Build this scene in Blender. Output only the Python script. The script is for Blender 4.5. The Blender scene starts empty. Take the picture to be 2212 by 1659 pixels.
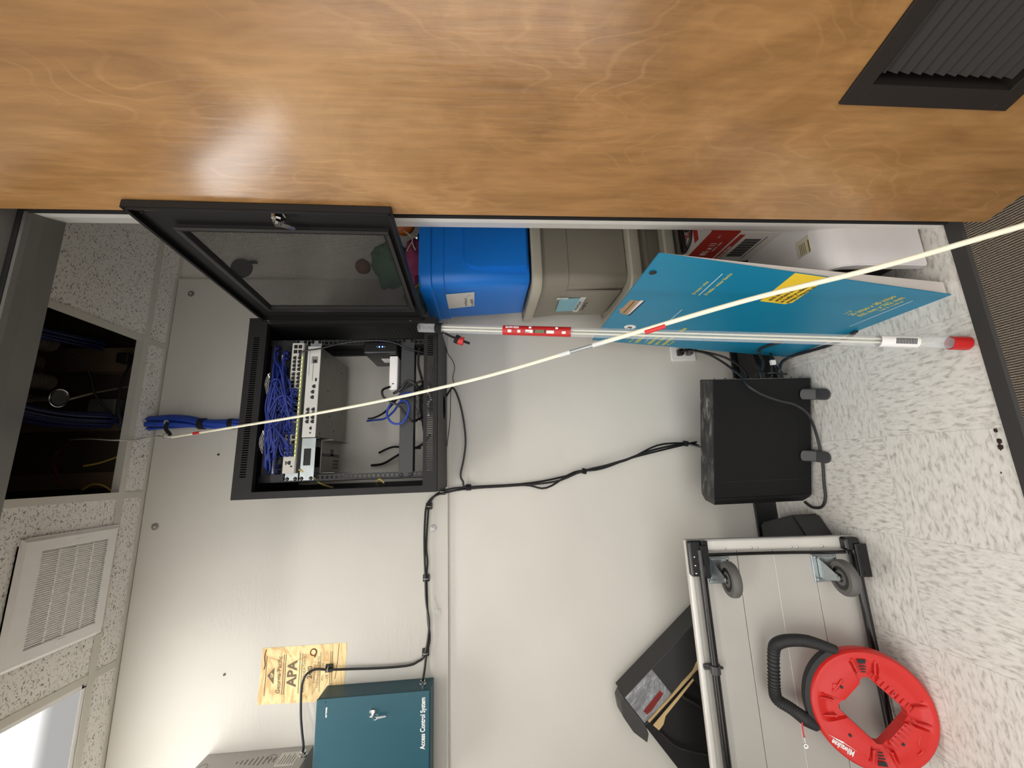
import bpy, bmesh, math, random
from mathutils import Vector, Matrix
random.seed(7)
S = bpy.context.scene
C = S.collection
PI = math.pi

# ---------------------------------------------------------------- camera, world, lights, exposure
# the photograph was taken with the phone turned on its side: world "up" is picture left
cam = bpy.data.cameras.new('camera')
cam.sensor_fit = 'HORIZONTAL'; cam.sensor_width = 36.0; cam.lens = 850.0/2212.0*36.0
cam.clip_start = 0.02; cam.clip_end = 50
camo = bpy.data.objects.new('camera', cam); C.objects.link(camo)
CR = [[-0.036410, -0.977491, 0.207813],[-0.073678, 0.210010, 0.974919],[-0.996617, 0.020185, -0.079666]]
M = Matrix(((CR[0][0], -CR[0][1], -CR[0][2], 0.0),
            (CR[1][0], -CR[1][1], -CR[1][2], 0.0),
            (CR[2][0], -CR[2][1], -CR[2][2], 1.295),
            (0, 0, 0, 1)))
camo.matrix_world = M
S.camera = camo

w = bpy.data.worlds.new('corridor_ambient'); S.world = w; w.use_nodes = True
w.node_tree.nodes['Background'].inputs[0].default_value = (1.0, 0.98, 0.96, 1)
w.node_tree.nodes['Background'].inputs[1].default_value = 1.6

def area(name, loc, target, sx, sy, power, col):
    l = bpy.data.lights.new(name, 'AREA'); l.shape = 'RECTANGLE'; l.size = sx; l.size_y = sy
    l.energy = power; l.color = col
    o = bpy.data.objects.new(name, l); C.objects.link(o); o.location = loc
    d = Vector(target)-Vector(loc); o.rotation_euler = d.to_track_quat('-Z', 'Y').to_euler()
    return o
TROFFER = 9.3            # emission strength of the lens over the tubes
# unseen fill lamp added behind the viewer to brighten the lower closet
area('corridor_fill_light', (-0.75, -0.30, 2.715), (-0.75, 0.0, 0), 1.15, 0.55, 31, (1.0, 0.98, 0.95))

S.view_settings.view_transform = 'Standard'
S.view_settings.look = 'None'
S.view_settings.gamma = 1.0
S.view_settings.use_curve_mapping = False
S.view_settings.exposure = 0.43

# ---------------------------------------------------------------- materials
MATS = {}
def srgb(c):
    return tuple((x/12.92 if x <= 0.04045 else ((x+0.055)/1.055)**2.4) for x in c)
def hexc(r, g, b):
    return srgb((r/255.0, g/255.0, b/255.0))
def mat(name, rgb, rough=0.5, metal=0.0, noise=0.0, nscale=20.0, bump=0.0, bscale=60.0, spec=None, coat=0.0, dark=None):
    """principled material; rgb 0..255 sRGB; noise = mottling amount, bump = bump strength"""
    if name in MATS: return MATS[name]
    m = bpy.data.materials.new(name); m.use_nodes = True
    nt = m.node_tree; b = nt.nodes['Principled BSDF']
    c = hexc(*rgb)
    b.inputs['Base Color'].default_value = (*c, 1)
    b.inputs['Roughness'].default_value = rough
    b.inputs['Metallic'].default_value = metal
    if spec is not None: b.inputs['Specular IOR Level'].default_value = spec
    if coat: b.inputs['Coat Weight'].default_value = coat; b.inputs['Coat Roughness'].default_value = 0.15
    tc = nt.nodes.new('ShaderNodeTexCoord')
    if True:
        n = nt.nodes.new('ShaderNodeTexNoise'); n.inputs['Scale'].default_value = nscale; n.inputs['Detail'].default_value = 5
        nt.links.new(tc.outputs['Object'], n.inputs['Vector'])
        r = nt.nodes.new('ShaderNodeMapRange'); r.inputs['From Min'].default_value = 0.3; r.inputs['From Max'].default_value = 0.7
        nt.links.new(n.outputs['Fac'], r.inputs['Value'])
        mx = nt.nodes.new('ShaderNodeMix'); mx.data_type = 'RGBA'
        d = hexc(*dark) if dark else tuple(x*(1-max(noise, 0.03)) for x in c)
        mx.inputs['A'].default_value = (*d, 1); mx.inputs['B'].default_value = (*c, 1)
        nt.links.new(r.outputs['Result'], mx.inputs['Factor'])
        nt.links.new(mx.outputs['Result'], b.inputs['Base Color'])
    if bump:
        n2 = nt.nodes.new('ShaderNodeTexNoise'); n2.inputs['Scale'].default_value = bscale; n2.inputs['Detail'].default_value = 6
        nt.links.new(tc.outputs['Object'], n2.inputs['Vector'])
        bp = nt.nodes.new('ShaderNodeBump'); bp.inputs['Strength'].default_value = bump; bp.inputs['Distance'].default_value = 0.01
        nt.links.new(n2.outputs['Fac'], bp.inputs['Height']); nt.links.new(bp.outputs['Normal'], b.inputs['Normal'])
    MATS[name] = m
    return m
def nodes_of(name, rough=0.5, metal=0.0):
    m = bpy.data.materials.new(name); m.use_nodes = True; MATS[name] = m
    nt = m.node_tree; b = nt.nodes['Principled BSDF']
    b.inputs['Roughness'].default_value = rough; b.inputs['Metallic'].default_value = metal
    tc = nt.nodes.new('ShaderNodeTexCoord')
    def N(t, **kw):
        n = nt.nodes.new(t)
        for k, v in kw.items():
            if k.startswith('_'): setattr(n, k[1:], v)
            else: n.inputs[k.replace('-', ' ')].default_value = v
        return n
    def Lk(a, b_): nt.links.new(a, b_)
    return m, nt, b, tc, N, Lk
def ramp(nt, stops):
    r = nt.nodes.new('ShaderNodeValToRGB'); e = r.color_ramp.elements
    while len(e) > 1: e.remove(e[-1])
    e[0].position = stops[0][0]; e[0].color = (*hexc(*stops[0][1]), 1)
    for p, c in stops[1:]:
        x = e.new(p); x.color = (*hexc(*c), 1)
    return r
def mapping(N, Lk, src, scale, loc=(0,0,0), rot=(0,0,0)):
    m = N('ShaderNodeMapping'); m.inputs['Scale'].default_value = scale
    m.inputs['Location'].default_value = loc; m.inputs['Rotation'].default_value = rot
    Lk(src, m.inputs['Vector']); return m.outputs['Vector']

# birch veneer door: wavy cathedral grain running up the door (local z)
def make_wood():
    m, nt, b, tc, N, Lk = nodes_of('birch_veneer', 0.33)
    v = mapping(N, Lk, tc.outputs['Object'], (1.0, 1.0, 0.34))
    warp = N('ShaderNodeTexNoise', Scale=4.2, Detail=3.0, Roughness=0.5); Lk(v, warp.inputs['Vector'])
    # contour lines of the warped field = cathedral figure
    mul = N('ShaderNodeMath', _operation='MULTIPLY'); Lk(warp.outputs['Fac'], mul.inputs[0]); mul.inputs[1].default_value = 26.0
    fr = N('ShaderNodeMath', _operation='SINE'); 
    mm = N('ShaderNodeMath', _operation='MULTIPLY'); Lk(mul.outputs[0], mm.inputs[0]); mm.inputs[1].default_value = 6.2832
    Lk(mm.outputs[0], fr.inputs[0])
    thin = N('ShaderNodeMapRange'); Lk(fr.outputs[0], thin.inputs['Value'])
    thin.inputs['From Min'].default_value = 0.75; thin.inputs['From Max'].default_value = 1.0
    # patchy mask so lines show only here and there
    pm = N('ShaderNodeTexNoise', Scale=5.0, Detail=4.0); Lk(mapping(N, Lk, tc.outputs['Object'], (1, 1, .5), (3, 1, 2)), pm.inputs['Vector'])
    pr = N('ShaderNodeMapRange'); Lk(pm.outputs['Fac'], pr.inputs['Value']); pr.inputs['From Min'].default_value = 0.47; pr.inputs['From Max'].default_value = 0.62
    lm = N('ShaderNodeMath', _operation='MULTIPLY'); Lk(thin.outputs['Result'], lm.inputs[0]); Lk(pr.outputs['Result'], lm.inputs[1])
    # broad tone
    big = N('ShaderNodeTexNoise', Scale=4.6, Detail=8.0, Roughness=0.62, Distortion=1.6); Lk(mapping(N, Lk, tc.outputs['Object'], (1, 1, .45), (5, 5, 5)), big.inputs['Vector'])
    rp = ramp(nt, [(0.3, (124, 87, 47)), (0.5, (149, 108, 62)), (0.7, (169, 128, 79))])
    Lk(big.outputs['Fac'], rp.inputs['Fac'])
    # fine fibres
    fib = N('ShaderNodeTexNoise', Scale=90.0, Detail=4.0); Lk(mapping(N, Lk, tc.outputs['Object'], (1, 1, .09)), fib.inputs['Vector'])
    fr2 = N('ShaderNodeMapRange'); Lk(fib.outputs['Fac'], fr2.inputs['Value']); fr2.inputs['From Min'].default_value = 0.35; fr2.inputs['From Max'].default_value = 0.65
    fr2.inputs['To Min'].default_value = 0.88; fr2.inputs['To Max'].default_value = 1.06
    m1 = N('ShaderNodeMix', _data_type='RGBA', _blend_type='MULTIPLY'); m1.inputs['Factor'].default_value = 1.0
    Lk(rp.outputs['Color'], m1.inputs['A']); Lk(fr2.outputs['Result'], m1.inputs['B'])
    m2 = N('ShaderNodeMix', _data_type='RGBA'); Lk(lm.outputs[0], m2.inputs['Factor'])
    Lk(m1.outputs['Result'], m2.inputs['A']); m2.inputs['B'].default_value = (*hexc(192, 150, 100), 1)
    sc = N('ShaderNodeMath', _operation='MULTIPLY'); sc.inputs[1].default_value = 0.2
    Lk(lm.outputs[0], sc.inputs[0]); nt.links.new(sc.outputs[0], m2.inputs['Factor'])
    Lk(m2.outputs['Result'], b.inputs['Base Color'])
    bp = N('ShaderNodeBump', Strength=0.25, Distance=0.004); Lk(fib.outputs['Fac'], bp.inputs['Height']); Lk(bp.outputs['Normal'], b.inputs['Normal'])
    rr = N('ShaderNodeMapRange'); Lk(big.outputs['Fac'], rr.inputs['Value']); rr.inputs['To Min'].default_value = 0.26; rr.inputs['To Max'].default_value = 0.38
    b.inputs['Coat Weight'].default_value = 0.8; b.inputs['Coat Roughness'].default_value = 0.16
    Lk(rr.outputs['Result'], b.inputs['Roughness'])
make_wood()

# fissured acoustic ceiling tile
def make_tile():
    m, nt, b, tc, N, Lk = nodes_of('acoustic_tile', 0.95)
    ws = N('ShaderNodeTexNoise', Scale=60.0, Detail=2.0); Lk(tc.outputs['Object'], ws.inputs['Vector'])
    wm = N('ShaderNodeMix', _data_type='RGBA', _blend_type='LINEAR_LIGHT'); wm.inputs['Factor'].default_value = 0.012
    Lk(tc.outputs['Object'], wm.inputs['A']); Lk(ws.outputs['Color'], wm.inputs['B'])
    v = mapping(N, Lk, wm.outputs['Result'], (1, 2.4, 1), (0, 0, 0), (0, 0, 0.3))
    n1 = N('ShaderNodeTexNoise', Scale=105.0, Detail=1.5, Roughness=0.4); Lk(v, n1.inputs['Vector'])
    r1 = N('ShaderNodeMapRange'); Lk(n1.outputs['Fac'], r1.inputs['Value']); r1.inputs['From Min'].default_value = 0.605; r1.inputs['From Max'].default_value = 0.655
    n2 = N('ShaderNodeTexNoise', Scale=150.0, Detail=1.0); Lk(tc.outputs['Object'], n2.inputs['Vector'])
    r2 = N('ShaderNodeMapRange'); Lk(n2.outputs['Fac'], r2.inputs['Value']); r2.inputs['From Min'].default_value = 0.70; r2.inputs['From Max'].default_value = 0.74
    mx = N('ShaderNodeMath', _operation='MAXIMUM'); Lk(r1.outputs['Result'], mx.inputs[0]); Lk(r2.outputs['Result'], mx.inputs[1])
    mc = N('ShaderNodeMix', _data_type='RGBA'); Lk(mx.outputs[0], mc.inputs['Factor'])
    mc.inputs['A'].default_value = (*hexc(240, 237, 231), 1); mc.inputs['B'].default_value = (*hexc(160, 153, 143), 1)
    Lk(mc.outputs['Result'], b.inputs['Base Color'])
    bp = N('ShaderNodeBump', Strength=0.6, Distance=0.002); bp.invert = True
    Lk(mx.outputs[0], bp.inputs['Height']); Lk(bp.outputs['Normal'], b.inputs['Normal'])
make_tile()

# 12 inch vinyl composition tile, streaks turned a quarter from tile to tile
def make_vct():
    m, nt, b, tc, N, Lk = nodes_of('vinyl_floor_tile', 0.42)
    P = 0.3048
    sep = N('ShaderNodeSeparateXYZ'); Lk(tc.outputs['Object'], sep.inputs[0])
    def mth(op, a, bv=None, cv=None):
        n = N('ShaderNodeMath', _operation=op)
        for i, q in enumerate((a, bv, cv)):
            if q is None: continue
            if isinstance(q, (int, float)): n.inputs[i].default_value = q
            else: Lk(q, n.inputs[i])
        return n.outputs[0]
    tx = mth('DIVIDE', mth('SUBTRACT', sep.outputs[0], 0.054), P); ty = mth('DIVIDE', mth('SUBTRACT', sep.outputs[1], 0.886), P)
    par = mth('PINGPONG', mth('ADD', mth('FLOOR', tx), mth('FLOOR', ty)), 1.0)
    def streak(scale, seed):
        n = N('ShaderNodeTexNoise', Scale=105.0, Detail=3.0, Roughness=0.6, Distortion=0.4)
        Lk(mapping(N, Lk, tc.outputs['Object'], scale, seed), n.inputs['Vector']); return n.outputs['Fac']
    a = streak((1, .33, 1), (2, 3, 0)); c = streak((.33, 1, 1), (7, 1, 0))
    mixf = N('ShaderNodeMix', _data_type='FLOAT'); Lk(par, mixf.inputs[0]); Lk(a, mixf.inputs[2]); Lk(c, mixf.inputs[3])
    rp = ramp(nt, [(0.28, (164, 160, 151)), (0.40, (198, 194, 186)), (0.50, (217, 213, 206)), (0.75, (228, 225, 218))])
    Lk(mixf.outputs[0], rp.inputs['Fac'])
    gx = mth('ABSOLUTE', mth('SUBTRACT', mth('FRACT', tx), 0.5)); gy = mth('ABSOLUTE', mth('SUBTRACT', mth('FRACT', ty), 0.5))
    g = mth('GREATER_THAN', mth('MAXIMUM', gx, gy), 0.4978)
    mc = N('ShaderNodeMix', _data_type='RGBA', _blend_type='MULTIPLY'); Lk(mth('MULTIPLY', g, 0.35), mc.inputs['Factor'])
    Lk(rp.outputs['Color'], mc.inputs['A']); mc.inputs['B'].default_value = (.25, .24, .22, 1)
    Lk(mc.outputs['Result'], b.inputs['Base Color'])
make_vct()

def make_carpet():
    m, nt, b, tc, N, Lk = nodes_of('ribbed_carpet', 0.95)
    sep = N('ShaderNodeSeparateXYZ'); Lk(tc.outputs['Object'], sep.inputs[0])
    wob = N('ShaderNodeTexNoise', Scale=70.0, Detail=2.0); Lk(tc.outputs['Object'], wob.inputs['Vector'])
    ad = N('ShaderNodeMath', _operation='MULTIPLY_ADD'); Lk(wob.outputs['Fac'], ad.inputs[0]); ad.inputs[1].default_value = 0.0022; Lk(sep.outputs[0], ad.inputs[2])
    mu = N('ShaderNodeMath', _operation='MULTIPLY'); Lk(ad.outputs[0], mu.inputs[0]); mu.inputs[1].default_value = 2*PI/0.0062
    si = N('ShaderNodeMath', _operation='SINE'); Lk(mu.outputs[0], si.inputs[0])
    nn = N('ShaderNodeTexNoise', Scale=420.0, Detail=2.0); Lk(tc.outputs['Object'], nn.inputs['Vector'])
    ma = N('ShaderNodeMath', _operation='MULTIPLY_ADD'); Lk(nn.outputs['Fac'], ma.inputs[0]); ma.inputs[1].default_value = 1.6; Lk(si.outputs[0], ma.inputs[2])
    mr = N('ShaderNodeMapRange'); Lk(ma.outputs[0], mr.inputs['Value']); mr.inputs['From Min'].default_value = -0.3; mr.inputs['From Max'].default_value = 2.0
    rp = ramp(nt, [(0.0, (52, 45, 38)), (0.45, (96, 86, 74)), (1.0, (176, 162, 142))]); Lk(mr.outputs['Result'], rp.inputs['Fac'])
    Lk(rp.outputs['Color'], b.inputs['Base Color'])
    bp = N('ShaderNodeBump', Strength=0.8, Distance=0.003); Lk(ma.outputs[0], bp.inputs['Height']); Lk(bp.outputs['Normal'], b.inputs['Normal'])
make_carpet()

def make_paint(name, rgb, grain):
    m, nt, b, tc, N, Lk = nodes_of(name, 0.55 if grain else 0.7)
    n = N('ShaderNodeTexNoise', Scale=2.5, Detail=5.0); Lk(tc.outputs['Object'], n.inputs['Vector'])
    rp = ramp(nt, [(0.3, tuple(x*0.965 for x in rgb)), (0.7, rgb)]); Lk(n.outputs['Fac'], rp.inputs['Fac'])
    Lk(rp.outputs['Color'], b.inputs['Base Color'])
    if grain:   # painted plywood: raised grain running sideways in patches
        g = N('ShaderNodeTexNoise', Scale=30.0, Detail=6.0, Roughness=0.65, Distortion=1.2); Lk(mapping(N, Lk, tc.outputs['Object'], (.28, 1, 1)), g.inputs['Vector'])
        pm = N('ShaderNodeTexNoise', Scale=3.0, Detail=2.0); Lk(mapping(N, Lk, tc.outputs['Object'], (1, 1, 1), (4, 2, 8)), pm.inputs['Vector'])
        pr = N('ShaderNodeMapRange'); Lk(pm.outputs['Fac'], pr.inputs['Value']); pr.inputs['From Min'].default_value = 0.45; pr.inputs['From Max'].default_value = 0.65
        ml = N('ShaderNodeMath', _operation='MULTIPLY'); Lk(g.outputs['Fac'], ml.inputs[0]); Lk(pr.outputs['Result'], ml.inputs[1])
        bp = N('ShaderNodeBump', Strength=0.55, Distance=0.006); Lk(ml.outputs[0], bp.inputs['Height']); Lk(bp.outputs['Normal'], b.inputs['Normal'])
    else:       # orange peel
        g = N('ShaderNodeTexNoise', Scale=160.0, Detail=2.0); Lk(tc.outputs['Object'], g.inputs['Vector'])
        bp = N('ShaderNodeBump', Strength=0.12, Distance=0.002); Lk(g.outputs['Fac'], bp.inputs['Height']); Lk(bp.outputs['Normal'], b.inputs['Normal'])
make_paint('plywood_paint', (197, 193, 184), True)
make_paint('wall_paint', (213, 209, 200), False)

def make_perf(name, pitch, frac, rgb):
    """perforated sheet steel in its local x/z plane: round holes let light through"""
    m, nt, b, tc, N, Lk = nodes_of(name, 0.45)
    b.inputs['Base Color'].default_value = (*hexc(*rgb), 1)
    sep = N('ShaderNodeSeparateXYZ'); Lk(tc.outputs['Object'], sep.inputs[0])
    def mth(op, a, bv=None):
        n = N('ShaderNodeMath', _operation=op)
        for i, q in enumerate((a, bv)):
            if q is None: continue
            if isinstance(q, (int, float)): n.inputs[i].default_value = q
            else: Lk(q, n.inputs[i])
        return n.outputs[0]
    v = mth('DIVIDE', sep.outputs[2], pitch*0.866); row = mth('FLOOR', v)
    u = mth('ADD', mth('DIVIDE', sep.outputs[0], pitch), mth('MULTIPLY', mth('PINGPONG', row, 1.0), 0.5))
    du = mth('SUBTRACT', mth('FRACT', u), 0.5); dv = mth('MULTIPLY', mth('SUBTRACT', mth('FRACT', v), 0.5), 0.866)
    d2 = mth('ADD', mth('MULTIPLY', du, du), mth('MULTIPLY', dv, dv))
    a = mth('GREATER_THAN', d2, frac*frac)
    Lk(a, b.inputs['Alpha'])
make_perf('perforated_steel', 0.0044, 0.37, (30, 29, 28))
make_perf('perforated_liner', 0.008, 0.30, (30, 30, 31))

def make_lens():
    m = bpy.data.materials.new('lit_lens'); m.use_nodes = True; nt = m.node_tree; MATS['lit_lens'] = m
    nt.nodes.remove(nt.nodes['Principled BSDF'])
    e = nt.nodes.new('ShaderNodeEmission'); nt.links.new(e.outputs[0], nt.nodes['Material Output'].inputs[0])
    e.inputs[0].default_value = (1.0, 0.985, 0.955, 1)
    tc = nt.nodes.new('ShaderNodeTexCoord'); sp = nt.nodes.new('ShaderNodeSeparateXYZ'); nt.links.new(tc.outputs['Object'], sp.inputs[0])
    # two tubes run along x behind the lens; it is dimmer towards its edges
    a = nt.nodes.new('ShaderNodeMath'); a.operation = 'ABSOLUTE'; of = nt.nodes.new('ShaderNodeMath'); of.operation = 'ADD'; of.inputs[1].default_value = 0.19; nt.links.new(sp.outputs[1], of.inputs[0]); nt.links.new(of.outputs[0], a.inputs[0])
    r = nt.nodes.new('ShaderNodeMapRange'); r.interpolation_type = 'SMOOTHSTEP'; nt.links.new(a.outputs[0], r.inputs['Value'])
    r.inputs['From Min'].default_value = 0.08; r.inputs['From Max'].default_value = 0.40
    r.inputs['To Min'].default_value = TROFFER; r.inputs['To Max'].default_value = TROFFER*0.035
    nt.links.new(r.outputs['Result'], e.inputs[1])
make_lens()
def emis(name, rgb, s):
    m = bpy.data.materials.new(name); m.use_nodes = True; b = m.node_tree.nodes['Principled BSDF']
    b.inputs['Base Color'].default_value = (*hexc(*rgb), 1); b.inputs['Emission Color'].default_value = (*hexc(*rgb), 1); b.inputs['Emission Strength'].default_value = s
    MATS[name] = m; return m
def clearplastic(name, rgb=(240, 242, 245), alpha=0.25, rough=0.12):
    m, nt, b, tc, N, Lk = nodes_of(name, rough)
    b.inputs['Base Color'].default_value = (*hexc(*rgb), 1)
    lw = N('ShaderNodeLayerWeight', Blend=0.35)
    mr = N('ShaderNodeMapRange'); Lk(lw.outputs['Facing'], mr.inputs['Value']); mr.inputs['To Min'].default_value = alpha*0.45; mr.inputs['To Max'].default_value = min(1, alpha*2.6)
    Lk(mr.outputs['Result'], b.inputs['Alpha'])
clearplastic('clear_tube', alpha=0.13)
clearplastic('tape', (235, 235, 230), 0.3, 0.3)

black = mat('black_powdercoat', (25, 24, 24), 0.5, spec=0.3, bump=0.05, bscale=400)
blackg = mat('black_gloss', (16, 16, 17), 0.22)
cord = mat('black_cord', (17, 17, 18), 0.42)
white = mat('white_plastic', (240, 238, 235), 0.4)
silver = mat('zinc_plate', (176, 184, 186), 0.32, 0.8, noise=0.15, nscale=60)
chrome = mat('chrome', (225, 225, 225), 0.12, 1.0)
frame_shaded = mat('frame_paint_shaded', (108, 106, 101), 0.34)  # frame paint darkened: the shade on the head is put into its colour
frame_lit = mat('frame_paint_lit', (226, 223, 216), 0.3)  # same frame paint lightened: troffer light on the jamb is put into its colour
bluec = mat('blue_cable', (34, 66, 160), 0.45)
darkblue = mat('dark_blue_cable', (15, 24, 72), 0.5)
navy = mat('navy_cable', (26, 45, 124), 0.5)
navyd = mat('navy_cable_dark', (18, 30, 90), 0.5)
velcro = mat('velcro', (14, 14, 16), 0.9)
teal = mat('teal_enamel', (22, 78, 92), 0.42, noise=0.05)
lgrey = mat('light_grey_enamel', (176, 172, 166), 0.5)
MATS['silver'] = silver

# ---------------------------------------------------------------- geometry helpers
def V(*a): return Vector(a[0]) if len(a) == 1 else Vector(a)
class B:
    """collects geometry into one bmesh"""
    def __init__(s): s.bm = bmesh.new()
    def box(s, lo, hi, bev=0.0, m=None, seg=2):
        lo = Vector(lo); hi = Vector(hi)
        t = bmesh.new(); bmesh.ops.create_cube(t, size=1.0)
        c = (lo+hi)/2; d = hi-lo
        for v in t.verts: v.co = Vector((v.co.x*d.x+c.x, v.co.y*d.y+c.y, v.co.z*d.z+c.z))
        if bev: bmesh.ops.bevel(t, geom=t.edges[:], offset=min(bev, min(abs(d.x), abs(d.y), abs(d.z))*0.49), segments=seg, affect='EDGES', profile=0.5)
        return s._add(t, m)
    def _add(s, t, m=None):
        if m is not None: bmesh.ops.transform(t, matrix=m, verts=t.verts)
        bmesh.ops.recalc_face_normals(t, faces=t.faces)
        me = bpy.data.meshes.new('tmp'); t.to_mesh(me); t.free(); s.bm.from_mesh(me); bpy.data.meshes.remove(me); return s
    def cyl(s, p, q, r, r2=None, n=20, caps=True):
        p = Vector(p); q = Vector(q); r2 = r if r2 is None else r2
        t = bmesh.new(); bmesh.ops.create_cone(t, cap_ends=caps, segments=n, radius1=r, radius2=r2, depth=(q-p).length)
        rot = (q-p).to_track_quat('Z', 'Y').to_matrix().to_4x4()
        return s._add(t, Matrix.Translation((p+q)/2) @ rot)
    def sph(s, c, r, sc=(1, 1, 1), u=20, v=12):
        t = bmesh.new(); bmesh.ops.create_uvsphere(t, u_segments=u, v_segments=v, radius=r)
        return s._add(t, Matrix.Translation(Vector(c)) @ Matrix.Diagonal((*sc, 1)))
    def lathe(s, prof, p, axis, n=32):
        """prof: list of (radius, height) along axis from p"""
        axis = Vector(axis).normalized(); rot = axis.to_track_quat('Z', 'Y').to_matrix()
        t = bmesh.new(); rings = []
        for r, h in prof:
            rings.append([t.verts.new(Vector(p)+rot @ Vector((r*math.cos(2*PI*i/n), r*math.sin(2*PI*i/n), h))) for i in range(n)])
        for a, b_ in zip(rings, rings[1:]):
            for i in range(n): t.faces.new((a[i], a[(i+1) % n], b_[(i+1) % n], b_[i]))
        if prof[0][0] > 1e-4: t.faces.new(rings[0])
        if prof[-1][0] > 1e-4: t.faces.new(rings[-1])
        bmesh.ops.remove_doubles(t, verts=t.verts, dist=1e-6)
        return s._add(t)
    def ring(s, c, axis, R, r, n=40, k=10):
        prof = [(R+r*math.cos(2*PI*i/k), r*math.sin(2*PI*i/k)) for i in range(k+1)]
        axis = Vector(axis).normalized(); rot = axis.to_track_quat('Z', 'Y').to_matrix()
        t = bmesh.new(); rings = []
        for q, h in prof[:-1]:
            rings.append([t.verts.new(Vector(c)+rot @ Vector((q*math.cos(2*PI*i/n), q*math.sin(2*PI*i/n), h))) for i in range(n)])
        for a in range(k):
            for i in range(n): t.faces.new((rings[a][i], rings[a][(i+1) % n], rings[(a+1) % k][(i+1) % n], rings[(a+1) % k][i]))
        return s._add(t)
    def prism(s, poly, vec, bev=0.0):
        """poly: list of 3d points (planar), extruded by vec"""
        t = bmesh.new(); a = [t.verts.new(Vector(p)) for p in poly]; b_ = [t.verts.new(Vector(p)+Vector(vec)) for p in poly]
        n = len(a); t.faces.new(a); t.faces.new(b_[::-1])
        for i in range(n): t.faces.new((a[i], b_[i], b_[(i+1) % n], a[(i+1) % n]))
        bmesh.ops.recalc_face_normals(t, faces=t.faces)
        if bev: bmesh.ops.bevel(t, geom=t.edges[:], offset=bev, segments=2, affect='EDGES')
        return s._add(t)
    def quad(s, *p):
        vs = [s.bm.verts.new(Vector(q)) for q in p]; s.bm.faces.new(vs); return s
    def tube(s, pts, r, n=8, step=4, smooth=True, rs=None):
        P = [Vector(p) for p in pts]
        if smooth and len(P) > 2: P, rs = catmull(P, step, rs)
        if rs is None: rs = [r]*len(P)
        elif len(rs) != len(P): rs = [r]*len(P)
        T = []
        for i in range(len(P)):
            a = P[max(i-1, 0)]; b_ = P[min(i+1, len(P)-1)]; T.append((b_-a).normalized())
        nrm = T[0].orthogonal().normalized(); t = bmesh.new(); rings = []
        for i, p in enumerate(P):
            nrm = (nrm-T[i]*nrm.dot(T[i])).normalized(); bn = T[i].cross(nrm)
            rings.append([t.verts.new(p+(nrm*math.cos(2*PI*k/n)+bn*math.sin(2*PI*k/n))*rs[i]) for k in range(n)])
        for a, b_ in zip(rings, rings[1:]):
            for k in range(n): t.faces.new((a[k], a[(k+1) % n], b_[(k+1) % n], b_[k]))
        t.faces.new(rings[0][::-1]); t.faces.new(rings[-1])
        return s._add(t)
    def text(s, txt, o, ex, ey, size, deform=None, align='LEFT', squash=1.0, bold=0.0):
        """flat lettering: local x -> ex, y -> ey (unit vectors), origin o"""
        vs, fs = text_geo(txt, size, align, bold)
        o = Vector(o); ex = Vector(ex); ey = Vector(ey)
        new = []
        for x, y in vs:
            p = deform(x*squash, y) if deform else o+ex*x*squash+ey*y
            new.append(s.bm.verts.new(p))
        for f in fs:
            try: s.bm.faces.new([new[i] for i in f])
            except ValueError: pass
        return s
def catmull(P, step, rs=None):
    out = []; ro = []
    n = len(P)
    for i in range(n-1):
        p0 = P[max(i-1, 0)]; p1 = P[i]; p2 = P[i+1]; p3 = P[min(i+2, n-1)]
        for k in range(step):
            t = k/step
            out.append(0.5*((2*p1)+(-p0+p2)*t+(2*p0-5*p1+4*p2-p3)*t*t+(-p0+3*p1-3*p2+p3)*t*t*t))
            if rs: ro.append(rs[i]*(1-t)+rs[i+1]*t)
    out.append(P[-1])
    if rs: ro.append(rs[-1])
    return out, (ro if rs else None)
_tc = {}
def text_geo(txt, size, align, bold):
    key = (txt, size, align, bold)
    if key in _tc: return _tc[key]
    cu = bpy.data.curves.new('t', 'FONT'); cu.body = txt; cu.size = size; cu.align_x = align; cu.offset = bold; cu.resolution_u = 3
    o = bpy.data.objects.new('t', cu); C.objects.link(o)
    bpy.context.view_layer.update()
    me = bpy.data.meshes.new_from_object(o.evaluated_get(bpy.context.evaluated_depsgraph_get()))
    vs = [(v.co.x, v.co.y) for v in me.vertices]; fs = [tuple(p.vertices) for p in me.polygons]
    bpy.data.objects.remove(o); bpy.data.curves.remove(cu); bpy.data.meshes.remove(me)
    _tc[key] = (vs, fs); return vs, fs

def obj(name, b, m, parent=None, smooth=False, loc=None):
    """one mesh object; geometry is given in the parent's frame (or the world); loc moves the origin"""
    me = bpy.data.meshes.new(name)
    if loc is not None:
        bmesh.ops.translate(b.bm, vec=-Vector(loc), verts=b.bm.verts)
    b.bm.to_mesh(me); b.bm.free()
    me.materials.append(m if not isinstance(m, str) else MATS[m])
    if smooth:
        for p in me.polygons: p.use_smooth = True
        try:
            me.set_sharp_from_angle(angle=math.radians(38))
        except Exception: pass
    o = bpy.data.objects.new(name, me); C.objects.link(o)
    if loc is not None: o.location = loc
    if parent is not None: o.parent = parent
    return o
def islands(b, m):
    """split the collected geometry into its separate pieces (used only for repeats of a small part)"""
    bm = b.bm; bm.verts.ensure_lookup_table(); seen = set(); out = []
    for v in bm.verts:
        if v in seen: continue
        st = [v]; seen.add(v); comp = []
        while st:
            q = st.pop(); comp.append(q)
            for e in q.link_edges:
                r = e.other_vert(q)
                if r not in seen: seen.add(r); st.append(r)
        out.append(comp)
    res = []
    for comp in out:
        t = bmesh.new(); mp = {v: t.verts.new(v.co) for v in comp}; fs = set(f for v in comp for f in v.link_faces)
        for f in fs: t.faces.new([mp[v] for v in f.verts])
        x = B(); x.bm.free(); x.bm = t; res.append(x)
    bm.free(); return res
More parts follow.
